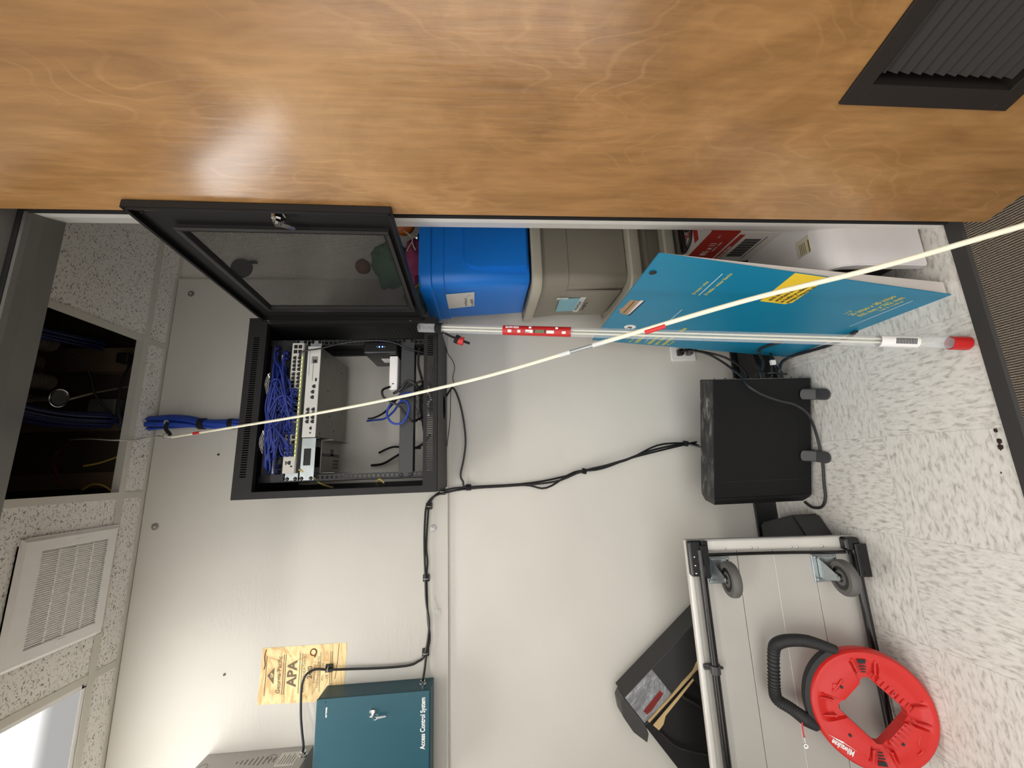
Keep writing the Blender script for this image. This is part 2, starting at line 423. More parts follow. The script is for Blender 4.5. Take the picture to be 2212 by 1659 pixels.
def each(name, b, m, parent=None, smooth=False):
    return [obj(name, x, m, parent, smooth) for x in islands(b, m)]
def tag(o, label=None, cat=None, group=None, kind=None):
    if label: o['label'] = label
    if cat: o['category'] = cat
    if group: o['group'] = group
    if kind: o['kind'] = kind
    return o
def thing(name, label, cat, loc=(0, 0, 0), axes=None, group=None):
    o = bpy.data.objects.new(name, None); C.objects.link(o); o.empty_display_size = 0.05
    if axes:
        ex, ey, ez = [Vector(a).normalized() for a in axes]
        mm = Matrix((ex, ey, ez)).transposed().to_4x4(); mm.translation = Vector(loc); o.matrix_world = mm
    else: o.location = loc
    return tag(o, label, cat, group)
def struct(name, b, m, label=None, loc=None):
    o = obj(name, b, m, None, loc=loc); o['kind'] = 'structure'
    if label: o['label'] = label
    return o
class At:
    """part builder for a thing at loc without rotation: give world coordinates"""
    def __init__(s, root): s.r = root; s.o = Vector(root.location)
    def __call__(s, name, b, m, smooth=False, parent=None):
        off = s.o
        bmesh.ops.translate(b.bm, vec=-off, verts=b.bm.verts)
        return obj(name, b, m, parent or s.r, smooth)
    def each(s, name, b, m, smooth=False, parent=None):
        bmesh.ops.translate(b.bm, vec=-s.o, verts=b.bm.verts)
        return each(name, b, m, parent or s.r, smooth)

# ================================================================ THE ROOM
YB = 1.735           # drywall of the back wall; the plywood face stands at 1.72
CEIL = 2.63
b = B(); b.box((-2.1, YB, -0.02), (1.32, YB+0.1, 3.3)); struct('wall_back', b, 'wall_paint')
b = B(); b.box((1.30, 0.99, -0.02), (1.40, YB, 3.3)); struct('wall_right', b, 'wall_paint')
b = B(); b.box((-2.1, 0.99, -0.02), (-2.0, YB, 3.3)); struct('wall_left', b, 'wall_paint')
b = B()               # the wall with the doorway, seen from the corridor
b.box((0.665, 0.86, 0), (1.40, 0.99, 3.3)); b.box((-2.1, 0.86, 0), (-1.27, 0.99, 3.3)); b.box((-1.27, 0.86, 2.375), (0.665, 0.99, 3.3))
struct('wall_front', b, 'wall_paint')
b = B(); b.box((-2.1, 0.886, -0.05), (1.4, YB+0.1, 0.0)); o = struct('floor', b, 'vinyl_floor_tile', 'speckled off-white vinyl tile floor of the closet')
b = B(); b.box((-3.0, -2.2, -0.05), (3.0, 0.852, 0.001)); o = struct('floor', b, 'ribbed_carpet', 'ribbed grey-brown corridor carpet')
b = B(); b.prism([(-1.27, 0.845, 0.0), (-1.27, 0.852, 0.006), (-1.27, 0.884, 0.006), (-1.27, 0.888, 0.0)], (1.93, 0, 0)); struct('trim_1', b, mat('threshold_rubber', (48, 46, 44), 0.7), 'black rubber threshold strip between carpet and tile')
b = B(); b.box((-2.0, 1.725, 0), (1.30, YB, 0.102), 0.003); struct('baseboard_back', b, mat('cove_base', (36, 36, 37), 0.45))
b = B(); b.box((1.29, 0.99, 0), (1.30, 1.725, 0.102), 0.003); struct('baseboard_right', b, MATS['cove_base'])
b = B(); b.box((0.665, 0.99, 0), (1.29, 1.0, 0.102), 0.003); struct('baseboard_front', b, MATS['cove_base'])
# dark structure above the ceiling
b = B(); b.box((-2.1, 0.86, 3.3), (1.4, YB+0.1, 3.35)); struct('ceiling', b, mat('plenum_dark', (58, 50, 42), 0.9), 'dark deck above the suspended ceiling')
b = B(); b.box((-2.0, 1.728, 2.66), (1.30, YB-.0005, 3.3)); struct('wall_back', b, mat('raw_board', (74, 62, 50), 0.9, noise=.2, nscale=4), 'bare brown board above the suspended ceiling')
b = B(); b.box((-3.0, -2.2, 2.72), (3.0, 0.86, 2.74)); struct('ceiling', b, mat('corridor_ceiling', (206, 202, 194), 0.9), 'plain corridor ceiling outside the closet')

# ---- hollow metal frame: stop, gasket groove and rabbet on the hinge side, and the head
frame = B()
frame.prism([(0.616, 0.886, 0), (0.625, 0.914, 0), (0.665, 0.995, 0), (0.70, 0.995, 0), (0.70, 0.80, 0), (0.6, 0.80, 0), (0.598, 0.832, 0), (0.632, 0.832, 0), (0.632, 0.874, 0), (0.616, 0.874, 0)], (0, 0, 2.40))
fo = struct('trim_2', frame, frame_lit, 'grey painted steel door jamb')
b = B(); b.box((0.612, 0.871, 0.0), (0.634, 0.882, 2.335), 0.002); g = obj('gasket', b, mat('gasket', (14, 13, 13), 0.8), fo)
b = B(); b.prism([(-1.27, 0.914, 2.322), (-1.27, 0.886, 2.318), (-1.27, 0.874, 2.318), (-1.27, 0.874, 2.336), (-1.27, 0.82, 2.336), (-1.27, 0.80, 2.336), (-1.27, 0.80, 2.42), (-1.27, 0.995, 2.42), (-1.27, 0.995, 2.36)], (1.95, 0, 0))
hd = struct('trim_3', b, frame_shaded, 'grey painted steel head of the door frame')
b = B(); b.box((-1.27, 0.871, 2.325), (0.62, 0.882, 2.338), 0.002); obj('gasket', b, MATS['gasket'], hd)
b = B(); b.prism([(-1.22, 0.886, 0), (-1.235, 0.914, 0), (-1.27, 0.995, 0), (-1.32, 0.995, 0), (-1.32, 0.80, 0), (-1.235, 0.80, 0), (-1.235, 0.874, 0), (-1.22, 0.874, 0)], (0, 0, 2.40)); struct('trim_4', b, frame_shaded)

# ---- wooden door swung out past square, with its louvred grille
th = math.radians(15)
D = thing('door_1', None, None, (0.566, 0.800, 0.008), ((math.sin(th), -math.cos(th), 0), (math.cos(th), math.sin(th), 0), (0, 0, 1)))
D['kind'] = 'structure'; D['label'] = 'birch veneer door standing open with a dark louvred grille'
L0, L1, Z0, Z1 = 0.257, 0.678, 0.284, 0.623       # grille frame along the door and up it
b = B()
for lo, hi in (((0, 0, 0), (0.915, 0.044, Z0+0.02)), ((0, 0, Z1-0.02), (0.915, 0.044, 2.312)), ((0, 0, Z0+0.02), (L0+0.02, 0.044, Z1-0.02)), ((L1-0.02, 0, Z0+0.02), (0.915, 0.044, Z1-0.02))):
    b.box(lo, hi)
obj('leaf', b, 'birch_veneer', D)
gm = mat('bronze_steel', (36, 31, 27), 0.55, spec=.3)
b = B(); f = 0.034
b.box((L0, -0.006, Z0), (L1, 0.0, Z0+f), 0.001); b.box((L0, -0.006, Z1-f), (L1, 0.0, Z1), 0.001)
b.box((L0, -0.006, Z0+f), (L0+f, 0.0, Z1-f), 0.001); b.box((L1-f, -0.006, Z0+f), (L1, 0.0, Z1-f), 0.001)
b.box((L0+f-0.002, 0.0, Z0+f-.002), (L0+f, 0.05, Z1-f)); b.box((L1-f, 0.0, Z0+f-.002), (L1-f+0.002, 0.05, Z1-f))
b.box((L0+f, 0.0, Z0+f-.004), (L1-f, 0.05, Z0+f-.002)); b.box((L0+f, 0.0, Z1-f), (L1-f, 0.05, Z1-f+0.002))
gf = obj('grille_frame', b, gm, D)
nb = 12
for i in range(nb):
    z = Z0+f+(Z1-Z0-2*f)*(i+0.5)/nb
    b = B(); h = 0.0135
    b.prism([(L0+f+.012, 0.006, z-h*0.5), (L0+f+.012, 0.022, z+h*0.9), (L0+f+.012, 0.040, z-h*0.5), (L0+f+.012, 0.038, z-h*0.5-.0012), (L0+f+.012, 0.022, z+h*0.9-.0018), (L0+f+.012, 0.008, z-h*.5-.0012)], (L1-L0-2*f-.018, 0, 0))
    obj('louvre', b, gm, gf)
b = B(); b.box((L0+f, 0.047, Z0+f), (L1-f, 0.049, Z1-f)); obj('backing_screen', b, mat('screen_dark', (20, 18, 16), 0.9), gf)

# ================================================================ SUSPENDED CEILING
teeM = mat('tee_white', (212, 208, 198), 0.6)
TX = [1.164, 0.555, -0.048, -0.640, -1.85]; TY = 1.612
b = B()
for x in TX:
    b.box((x-0.012, 1.0105, CEIL-0.002), (x+0.012, 1.7045, CEIL-.0002)); b.box((x-0.001, 1.0105, CEIL), (x+0.001, 1.7045, CEIL+0.035))
b.box((-2.0, TY-0.012, CEIL-0.003), (1.30, TY+0.012, CEIL-0.001)); b.box((-2.0, TY-0.001, CEIL), (1.30, TY+0.001, CEIL+0.035))
b.box((-2.0, 1.705, CEIL-0.002), (0.877, 1.7225, CEIL)); b.box((-2.0, 1.715, CEIL), (1.30, YB, CEIL+0.0012)); b.box((-.66, TY-.02, CEIL+.0002), (-.62, TY+.02, CEIL+.0008)); b.box((0.877, 1.715, CEIL-0.002), (1.30, YB, CEIL)); b.box((-2.0, 0.99, CEIL-0.002), (1.30, 1.01, CEIL))
b.box((1.28, 0.99, CEIL-0.002), (1.30, YB, CEIL)); b.box((-2.0, 0.99, CEIL-.002), (-1.98, YB, CEIL))
grid = struct('ceiling', b, teeM, 'suspended ceiling of speckled tiles in a painted tee grid')
def tile(x0, x1, y0, y1):
    b = B(); b.box((x0+.004, y0+.004, CEIL+0.0005), (x1-.004, y1-.004, CEIL+0.016), 0.001)
    obj('ceiling_tile', b, 'acoustic_tile', grid)
xs = [1.30]+TX[:3]
for x1, x0 in zip(xs, xs[1:]): tile(x0, x1, TY, 1.73)
tile(-0.640, -0.048, TY, 1.73); tile(-1.85, -0.640, TY, 1.73); tile(-2.0, -1.85, TY, 1.73)
tile(1.164, 1.30, 0.99, TY); tile(0.555, 1.164, 0.99, TY)
tile(-2.0, -1.85, 0.99, TY)
# the tile with the fan opening
b = B()
x0, x1, y0, y1 = -0.636, -0.052, 0.994, TY-.004
for lo, hi in (((x0, y0), (x1, 1.36)), ((x0, 1.57), (x1, y1)), ((x0, 1.36), (-0.47, 1.57)), ((-0.19, 1.36), (x1, 1.57))):
    b.box((*lo, CEIL+0.0005), (*hi, CEIL+0.016))
obj('ceiling_tile', b, 'acoustic_tile', grid)

# ---- recessed troffer
t = thing('ceiling_light', 'recessed white lay-in light with a glowing prismatic lens at the picture corner', 'ceiling light', (-1.245, 1.30, CEIL))
A = At(t)
b = B(); X0, X1, Ya, Yb = -1.846, -0.643, 0.995, TY-.003
b.box((X0, Ya, CEIL+0.001), (X1, Ya+0.022, CEIL+0.012)); b.box((X0, Yb-0.022, CEIL+0.001), (X1, Yb, CEIL+0.012)); b.box((X0, Ya, CEIL+0.001), (X0+0.022, Yb, CEIL+0.012)); b.box((X1-0.022, Ya, CEIL+0.001), (X1, Yb, CEIL+0.012))
b.box((X0, Ya, CEIL+0.09), (X1, Yb, CEIL+0.10)); b.box((X0, Ya, CEIL+.01), (X0+.004, Yb, CEIL+.1)); b.box((X1-.004, Ya, CEIL+.01), (X1, Yb, CEIL+.1)); b.box((X0, Ya, CEIL+.01), (X1, Ya+.004, CEIL+.1)); b.box((X0, Yb-.004, CEIL+.01), (X1, Yb, CEIL+.1))
A('housing', b, white)
b = B(); b.box((X0+0.02, Ya+0.02, CEIL+0.004), (X1-0.02, Yb-0.02, CEIL+0.007)); A('lens', b, 'lit_lens')

# ---- exhaust fan cover
t = thing('exhaust_fan_cover', 'square white slotted exhaust fan cover in the tiled ceiling', 'vent', (-0.325, 1.465, CEIL))
A = At(t)
b = B(); x0, x1, y0, y1 = -0.508, -0.150, 1.303, 1.618; zt, zb = CEIL-0.001, CEIL-0.014
sx0, sx1, sy0, sy1 = -0.462, -0.196, 1.36, 1.578
# raised frame with a chamfer around the slots
def ringplate(b, o, i, z0, z1):
    (a0, b0, a1, b1), (c0, d0, c1, d1) = o, i
    po = [(a0, b0), (a1, b0), (a1, b1), (a0, b1)]; pi = [(c0, d0), (c1, d0), (c1, d1), (c0, d1)]
    for k in range(4):
        p, q = po[k], po[(k+1) % 4]; r, s = pi[(k+1) % 4], pi[k]
        b.quad((*p, z0), (*q, z0), (*r, z1), (*s, z1))
ringplate(b, (x0, y0, x1, y1), (x0, y0, x1, y1), zt, zt-0.006)
b.prism([(x0+0.02, y0, zt), (x1-0.02, y0, zt), (x1, y0+0.02, zt), (x1, y1-.004, zt), (x1-.004, y1, zt), (x0+.02, y1, zt), (x0, y1-.02, zt), (x0, y0+.02, zt)], (0, 0, -0.005))
ringplate(b, (x0+.002, y0+.002, x1-.002, y1-.002), (x0+.012, y0+.012, x1-.012, y1-.012), zt-.005, zb); ringplate(b, (x0+.012, y0+.012, x1-.012, y1-.012), (sx0, sy0, sx1, sy1), zb, zb)
A('cover_frame', b, white)
b = B(); b.box((sx0, sy0, zb+0.0095), (sx1, sy1, zb+0.0105)); A('dark_cavity', b, mat('cavity', (12, 12, 12), 0.9))
b = B(); n = 42
for i in range(n+1):
    x = sx0+(sx1-sx0)*i/n; b.box((x-0.0014, sy0, zb), (x+0.0014, sy1, zb+0.0015))
for k in range(5):
    y = sy0+(sy1-sy0)*k/4; b.box((sx0, y-0.0022, zb), (sx1, y+0.0022, zb+0.003))
A('slot_grid', b, white)
b = B(); b.box((sx1+.008, 1.455, zb-.002), (sx1+.02, 1.48, zb)); b.box((sx0-.02, 1.455, zb-.002), (sx0-.008, 1.48, zb)); A.each('latch_tab', b, white)

# ---- things in the open bay above the ceiling
brn = mat('duct_brown', (70, 62, 52), 0.7, noise=0.3)
for k, (yy, zz, r) in enumerate(((0.475, 2.86, 0.03), (0.40, 2.90, 0.034), (0.33, 2.84, 0.028))):
    b = B(); b.cyl((yy, 0.90, zz), (yy+0.03, 1.50, zz), r, n=24)
    for q in range(14): b.ring((yy+0.03*q/14, 0.94+q*0.04, zz), (0.05, 1, 0), r, 0.003, 24, 6)
    o = obj('conduit', b, brn, None, True, loc=(yy, 1.2, zz)); tag(o, ['ribbed brown conduit above the ceiling nearest the right edge of the open bay', 'middle ribbed brown conduit of three above the open ceiling bay', 'ribbed brown conduit above the ceiling nearest the sprinkler ring'][k], 'conduit', 'conduits above the open ceiling bay')
stud = mat('stud_wood', (98, 78, 58), 0.8, noise=0.2, nscale=30)
for k, (x, wd) in enumerate(((0.44, 0.10), (0.20, 0.05), (-0.02, 0.06))):
    b = B(); b.box((x, 1.66, CEIL+0.05), (x+wd, 1.72, 3.3), 0.002)
    o = obj('wood_stud', b, stud, None, loc=(x, 1.69, 2.7)); tag(o, ['wide brown stud above the ceiling in the far right of the open bay', 'narrow brown stud above the ceiling behind the grey junction box', 'brown stud above the ceiling at the left side of the open bay'][k], 'stud', 'studs above the open ceiling bay')
b = B(); c = V((0.283,1.694,2.800)); b.box(c-V(.045, .03, .05), c+V(.045, .03, .05), 0.004)
o = obj('junction_box', b, mat('galvanised', (128, 126, 120), 0.5, 0.4), None, loc=c); tag(o, 'small grey square junction box above the open ceiling bay', 'junction box')
t = thing('sprinkler_head', 'round chrome-ringed sprinkler head hanging inside the open ceiling bay', 'sprinkler', (0.290,1.444,2.740))
A = At(t); c = V(t.location)
b = B(); b.ring(c, (0.1, 0.05, 1), 0.030, 0.0024, 40, 8); A('escutcheon_ring', b, chrome, True)
b = B(); b.lathe([(0.006, 0.03), (0.012, 0.022), (0.014, 0.01), (0.022, 0.004), (0.027, -0.002), (0.027, 0.0)], c, (0, 0, 1)); A('deflector_cup', b, mat('frosted_metal', (70, 68, 65), 0.3, 0.9), True)
b = B(); b.cyl(c+V(0, 0, .01), c+V(0, 0, .09), 0.009); b.cyl(c+V(0, 0, .09), c+V(0, 0, .30), 0.014); A('drop_pipe', b, brn, True)
b = B(); b.tube([c+V(.0, .03, 0), c+V(.05, .15, .02), c+V(.12, .34, .03)], 0.0035); o = obj('ceiling_wire', b, mat('old_wire', (140, 130, 112), 0.6), None, True, loc=c); tag(o, 'taut pale hanger wire running off the sprinkler ring', 'wire')
b = B(); b.tube([(0.467,1.508,2.800), (0.420,1.565,2.780), (0.332,1.575,2.750), (0.265,1.610,2.720), (0.240,1.624,2.700)], 0.004); o = obj('overhead_cable', b, cord, None, True); tag(o, 'thin black cable curving above the ceiling to the junction box', 'cable')
b = B(); b.tube([(0.474,1.633,2.690), (0.370,1.595,2.680), (0.278,1.587,2.670), (0.218,1.600,2.660)], 0.0045); b.box(V((0.480,1.619,2.700))-V(.02, .02, .02), V((0.480,1.619,2.700))+V(.02, .02, .02), .003); o = obj('overhead_cable', b, cord, None, True); tag(o, 'black plug-ended cable above the far edge of the open ceiling bay', 'cable')
yc = mat('yellow_cable', (190, 160, 70), 0.5)
for k, pts in enumerate(([(0.065,1.637,2.800), (0.075,1.654,2.760), (0.096,1.654,2.700)], [(-0.023,1.650,2.800), (-0.005,1.642,2.760), (-0.012,1.644,2.720), (-0.044,1.651,2.680)])):
    b = B(); b.tube(pts, 0.0035); o = obj('yellow_cable', b, yc, None, True); tag(o, ['straight thin yellow cable above the open ceiling bay', 'arched thin yellow cable at the left end of the open ceiling bay'][k], 'cable')
b = B(); b.tube([(0.161,1.673,2.900), (0.106,1.629,2.900), (0.045,1.593,2.850), (-0.006,1.580,2.800)], 0.005); o = obj('red_cable', b, mat('dim_red', (90, 36, 28), 0.6), None, True); tag(o, 'dull red cable loop deep above the open ceiling bay', 'cable')
# blue trunk above the ceiling
def bundle(name, path, R, nst, r, m, lab, cat, twist=1.6, seedv=1, rad=None):
    """many strands laid side by side round a path, one object each a strand would be too thin to tell: strands form the parts"""
    rnd = random.Random(seedv)
    P, _ = catmull([Vector(p) for p in path], 3)
    b = B()
    for k in range(nst):
        ph = 2*PI*k/nst+rnd.random()*0.5; rr = R*(1 if k % 3 else 0.55); tw = twist*(0.7+0.6*rnd.random()); pts = []
        for i, p in enumerate(P):
            a = P[max(i-1, 0)]; c_ = P[min(i+1, len(P)-1)]; T = (c_-a).normalized(); n1 = T.orthogonal().normalized(); n2 = T.cross(n1)
            s = i/(len(P)-1); f_ = (rad(s) if rad else 1.0)
            pts.append(p+(n1*math.cos(ph+tw*s)+n2*math.sin(ph+tw*s))*rr*f_)
        b.tube(pts, r, n=6, smooth=False)
    o = obj(name, b, m, None, True, loc=path[0]); tag(o, lab, cat); return o
bundle('overhead_cable_bundle', [(0.235, 1.66, 2.66), (0.235, 1.62, 2.72), (0.23, 1.50, 2.80), (0.26, 1.36, 2.86), (0.33, 1.22, 2.86), (0.36, 1.0, 2.9)], 0.026, 16, 0.0052, darkblue, 'dark blue cable trunk sweeping through the open ceiling bay', 'cable bundle')
bundle('overhead_cable_bundle', [(0.53, 1.60, 2.78), (0.50, 1.3, 2.80), (0.50, 1.0, 2.82)], 0.018, 8, 0.0045, darkblue, 'thin blue cable group along the right edge of the open ceiling bay', 'cable bundle', seedv=4)

# ================================================================ PLYWOOD BOARD AND WHAT HANGS ON IT
t = thing('plywood_board', 'cream painted plywood backboard covering the upper back wall', 'board', (-0.6, 1.727, 1.44)); A = At(t)
b = B(); b.box((-2.0, 1.72, 1.440), (0.877, YB, 2.626), 0.0012, seg=1); A('board', b, 'plywood_paint')
def make_ply():
    m, nt, b, tc, N, Lk = nodes_of('bare_plywood', 0.6)
    v = mapping(N, Lk, tc.outputs['Object'], (0.5, 1, 1.6), (0, 0, 0))
    n = N('ShaderNodeTexNoise', Scale=9.0, Detail=3.0, Distortion=1.4); Lk(v, n.inputs['Vector'])
    mu = N('ShaderNodeMath', _operation='MULTIPLY'); Lk(n.outputs['Fac'], mu.inputs[0]); mu.inputs[1].default_value = 17.0
    si = N('ShaderNodeMath', _operation='SINE'); Lk(mu.outputs[0], si.inputs[0])
    rp = ramp(nt, [(0.0, (222, 190, 132)), (0.55, (238, 212, 158)), (0.93, (228, 198, 142)), (1.0, (206, 168, 114))])
    mr = N('ShaderNodeMapRange'); Lk(si.outputs[0], mr.inputs['Value']); mr.inputs['From Min'].default_value = -1.0; Lk(mr.outputs['Result'], rp.inputs['Fac'])
    Lk(rp.outputs['Color'], b.inputs['Base Color'])
make_ply()
PY = 1.7193
b = B(); b.prism([(-0.629, 1.7198, 2.130), (-0.630, 1.7198, 1.822), (-0.823, 1.7198, 1.828), (-0.815, 1.7198, 2.134)], (0, -0.0005, 0)); st = A('bare_patch', b, 'bare_plywood')
ink = mat('stamp_ink', (112, 96, 74), 0.8)
b = B(); ex = (1, 0, 0); ez = (0, 0, 1); py = 1.7188
cx = -0.722
def bar(x0, x1, z, h): b.box((x0, py, z-h/2), (x1, py+.0004, z+h/2))
for z, h in ((2.112, .0022), (2.050, .0022), (2.043, .0022), (1.992, .0022), (1.984, .0022), (1.917, .0018), (1.881, .002), (1.875, .002)): bar(cx-0.066, cx+0.066, z, h)
b.prism([(cx-.030, py, 2.082), (cx+.026, py, 2.082), (cx, py, 2.106)], (0, .0004, 0))
for s_, x, z, sz, al, bo in (('Georgia-Pacific', cx, 2.058, .0205, 'CENTER', .0004), ('APA', cx, 2.003, .046, 'CENTER', .0016), ('RATED SHEATHING', cx, 1.970, .0145, 'CENTER', 0), ('24/0', cx, 1.946, .024, 'CENTER', .0006), ('EXPOSURE 1', cx, 1.9325, .013, 'CENTER', 0), ('THICKNESS 0.354 IN.', cx, 1.9205, .0118, 'CENTER', 0), ('C', cx, 1.9215, .006, 'CENTER', 0), ('PS1-   08-40', cx, 1.9035, .012, 'CENTER', 0), ('3/8      EST', cx, 1.889, .012, 'CENTER', 0)):
    b.text(s_, (x, py, z), ex, ez, sz, align=al, bold=bo)
A('stamp', b, ink, parent=st)
b = B(); b.text('GP', (cx, py-.0004, 2.085), ex, ez, .013, align='CENTER', bold=.0004); A('stamp_letters', b, mat('bare_wood_flat', (232, 204, 150), 0.7), parent=st)
b = B()   # burnt-looking knots and gum streaks
b.ring((-0.655, 1.7190, 1.945), (0, 1, 0), 0.011, 0.0022, 24, 5); b.tube([(-0.655, 1.719, 1.934), (-0.664, 1.719, 1.937), (-0.672, 1.719, 1.94)], .003, n=5)
b.tube([(-0.634, 1.719, 2.117), (-0.66, 1.719, 2.121), (-0.685, 1.719, 2.117), (-0.70, 1.719, 2.120)], .0018, n=5); b.tube([(-0.632, 1.719, 1.852), (-0.70, 1.719, 1.856), (-0.75, 1.719, 1.862)], .001, n=5)
A.each('knot_mark', b, mat('gum_brown', (110, 66, 34), 0.7), parent=st)
# fixings of the board
def washer(c, lab):
    t = thing('washer_screw', lab, 'screw', c, group='washer head screws in the plywood'); A = At(t); c = V(c)
    b = B(); b.lathe([(0.0135, 0.0), (0.0135, 0.0018), (0.0128, 0.0022), (0.0, 0.0022)], c, (0, -1, 0), 28); A('washer', b, mat('washer_zinc', (158, 158, 155), 0.42, 0.85), True)
    b = B(); b.lathe([(0.0048, 0.0022), (0.0046, 0.004), (0.0025, 0.0048), (0.0012, 0.003), (0.0, 0.003)], c, (0, -1, 0), 16); A('screw_head', b, chrome, True)
washer((0.804,1.720,2.564), 'washer screw at the upper right corner of the plywood board')
washer((-0.175,1.720,2.574), 'washer screw near the ceiling above bare plywood, beside the fan cover')
washer((-0.231,1.720,1.500), 'washer screw under the black cable run at the lower edge of the plywood')
for p, lab in (((-0.708,1.720,2.259), 'tiny screw in the plywood above the lettered bare patch'), ((0.096,1.720,2.370), 'tiny dark screw in the plywood left of the blue cable bundle')):
    b = B(); b.lathe([(0.0046, 0.0), (0.0044, 0.002), (0.002, 0.0026), (0.001, 0.001), (0, .001)], p, (0, -1, 0), 14); o = obj('wood_screw', b, mat('dark_screw', (90, 88, 86), 0.35, 0.9), None, True, loc=p); tag(o, lab, 'screw')

# ---- black cable runs
CY = 1.706
def cable(name, pts, r, lab, m=cord, group=None, cat='cable', n=8):
    b = B(); b.tube(pts, r, n=n, step=5); o = obj(name, b, m, None, True, loc=pts[0]); tag(o, lab, cat, group); return o
def sh(pts, dx, dy=0, dz=0): return [(p[0]+dx, p[1]+dy, p[2]+dz) for p in pts]
run = [(0.081,1.690,0.348), (0.072,1.690,0.402), (0.030,1.700,0.613), (-0.027,1.712,0.857), (-0.066,1.712,1.084), (-0.073,1.715,1.358), (-0.080,1.712,1.439), (-0.097,1.706,1.486), (-0.132,1.706,1.514), (-0.190,1.706,1.521), (-0.297,1.706,1.526), (-0.358,1.706,1.521), (-0.417,1.706,1.524), (-0.551,1.706,1.518), (-0.633,1.706,1.510), (-0.683,1.706,1.522)]
runA = run+[(-0.724,1.700,1.526), (-0.759,1.690,1.531)]
runB = [(p[0], p[1]-0.003, p[2]) for p in [(0.066,1.690,0.343), (0.076,1.690,0.401), (0.048,1.690,0.573), (-0.018,1.700,0.782), (-0.029,1.712,0.902), (-0.089,1.710,1.026), (-0.074,1.710,1.124), (-0.080,1.715,1.358), (-0.091,1.712,1.445), (-0.104,1.706,1.495), (-0.139,1.706,1.525), (-0.208,1.706,1.532), (-0.296,1.706,1.533), (-0.417,1.706,1.528), (-0.501,1.706,1.524), (-0.584,1.706,1.512), (-0.682,1.706,1.527), (-0.707,1.708,1.554), (-0.718,1.708,1.593), (-0.719,1.708,1.696), (-0.715,1.708,1.798), (-0.712,1.708,1.879), (-0.708,1.708,1.932), (-0.727,1.706,1.964), (-0.769,1.702,1.972), (-0.838,1.690,1.964), (-0.888,1.675,1.950), (-0.919,1.665,1.939), (-0.936,1.665,1.938)]]
cable('power_cable', runA, 0.0042, 'black cord following the cable run down to the fitting of the teal cabinet')
cable('power_cable', runB, 0.0042, 'black cord looping up across the lettered patch to the grey box')
cable('power_cable', [(0.057,1.660,0.345), (0.071,1.685,0.379), (0.078,1.690,0.401), (0.072,1.690,0.529), (0.012,1.690,0.680), (-0.023,1.700,0.859), (-0.064,1.700,0.987), (-0.075,1.705,1.184), (-0.074,1.708,1.354), (-0.049,1.700,1.376), (-0.020,1.690,1.385), (0.046,1.690,1.371), (0.123,1.690,1.363), (0.222,1.690,1.373), (0.303,1.690,1.392), (0.348,1.690,1.416), (0.312,1.690,1.444), (0.298,1.680,1.461)], 0.0042, 'black cord hanging in a wide loop under the network cabinet')
cable('thin_wire', [(0.535,1.660,1.465), (0.528,1.660,1.445), (0.492,1.660,1.433), (0.461,1.660,1.413), (0.429,1.660,1.405), (0.389,1.660,1.413), (0.358,1.660,1.410), (0.328,1.660,1.422), (0.201,1.670,1.427), (0.096,1.680,1.441)], 0.0016, 'thin black wire dangling below the network cabinet', n=6)
def mount(c, lab, rot=False, w=0.013):
    t = thing('cable_mount', lab, 'cable mount', c, group='black adhesive cable mounts'); A = At(t); c = V(c)
    b = B(); b.box(c+V(-w, 0.005, -w), c+V(w, 0.0195 if c.y < 1.702 else 1.7195-c.y, w), 0.0015); A('pad', b, mat('mount_black', (18, 18, 18), 0.5))
    b = B(); a = (1, 0, 0) if not rot else (0, 0, 1)
    b.ring(c+V(0, .0, 0), a, 0.0085, 0.0018, 18, 6); A('zip_tie', b, mat('clear_tie', (170, 168, 162), 0.4), True)
mount((-0.087,1.706,1.463), 'cable mount just under the left corner of the network cabinet')
mount((-0.143,1.706,1.517), 'cable mount where the black cords turn sideways')
mount((-0.417,1.706,1.526), 'cable mount midway along the sideways cable run')
mount((-0.681,1.706,1.526), 'cable mount just right of the teal cabinet')
mount((-0.711,1.706,1.883), 'cable mount on the lettered bare patch', True)
def strap(c, a, r, wd, lab, group='hook-and-loop straps round black cords'):
    b = B(); b.lathe([(r, -wd/2), (r+.0012, -wd/2), (r+.0012, wd/2), (r, wd/2)], c, a, 20); o = obj('velcro_strap', b, velcro, None, True, loc=c); tag(o, lab, 'strap', group)
strap((-0.074,1.711,1.354), (0, 0, 1), .0115, .022, 'black strap where the hanging loop rejoins the cable run')
strap((-0.026,1.706,0.858), (.25, 0, 1), .0105, .018, 'black strap midway down the cords on the lower wall')
strap((0.076,1.690,0.399), (.2, 0, 1), .0105, .018, 'black strap on the cords just above the computer')
b = B(); c = V((-0.544,1.718,1.482)); b.box(c-V(.012, .002, .012), c+V(.012, .001, .012), .001); b.tube([c+V(0, -.004, 0), c+V(.012, -.012, .002), c+V(.026, -.004, .004), c+V(.05, -.002, .012)], .0022); o = obj('clear_hook', b, 'tape', None, True, loc=c); tag(o, 'small clear stick-on hook under the sideways cable run', 'hook')

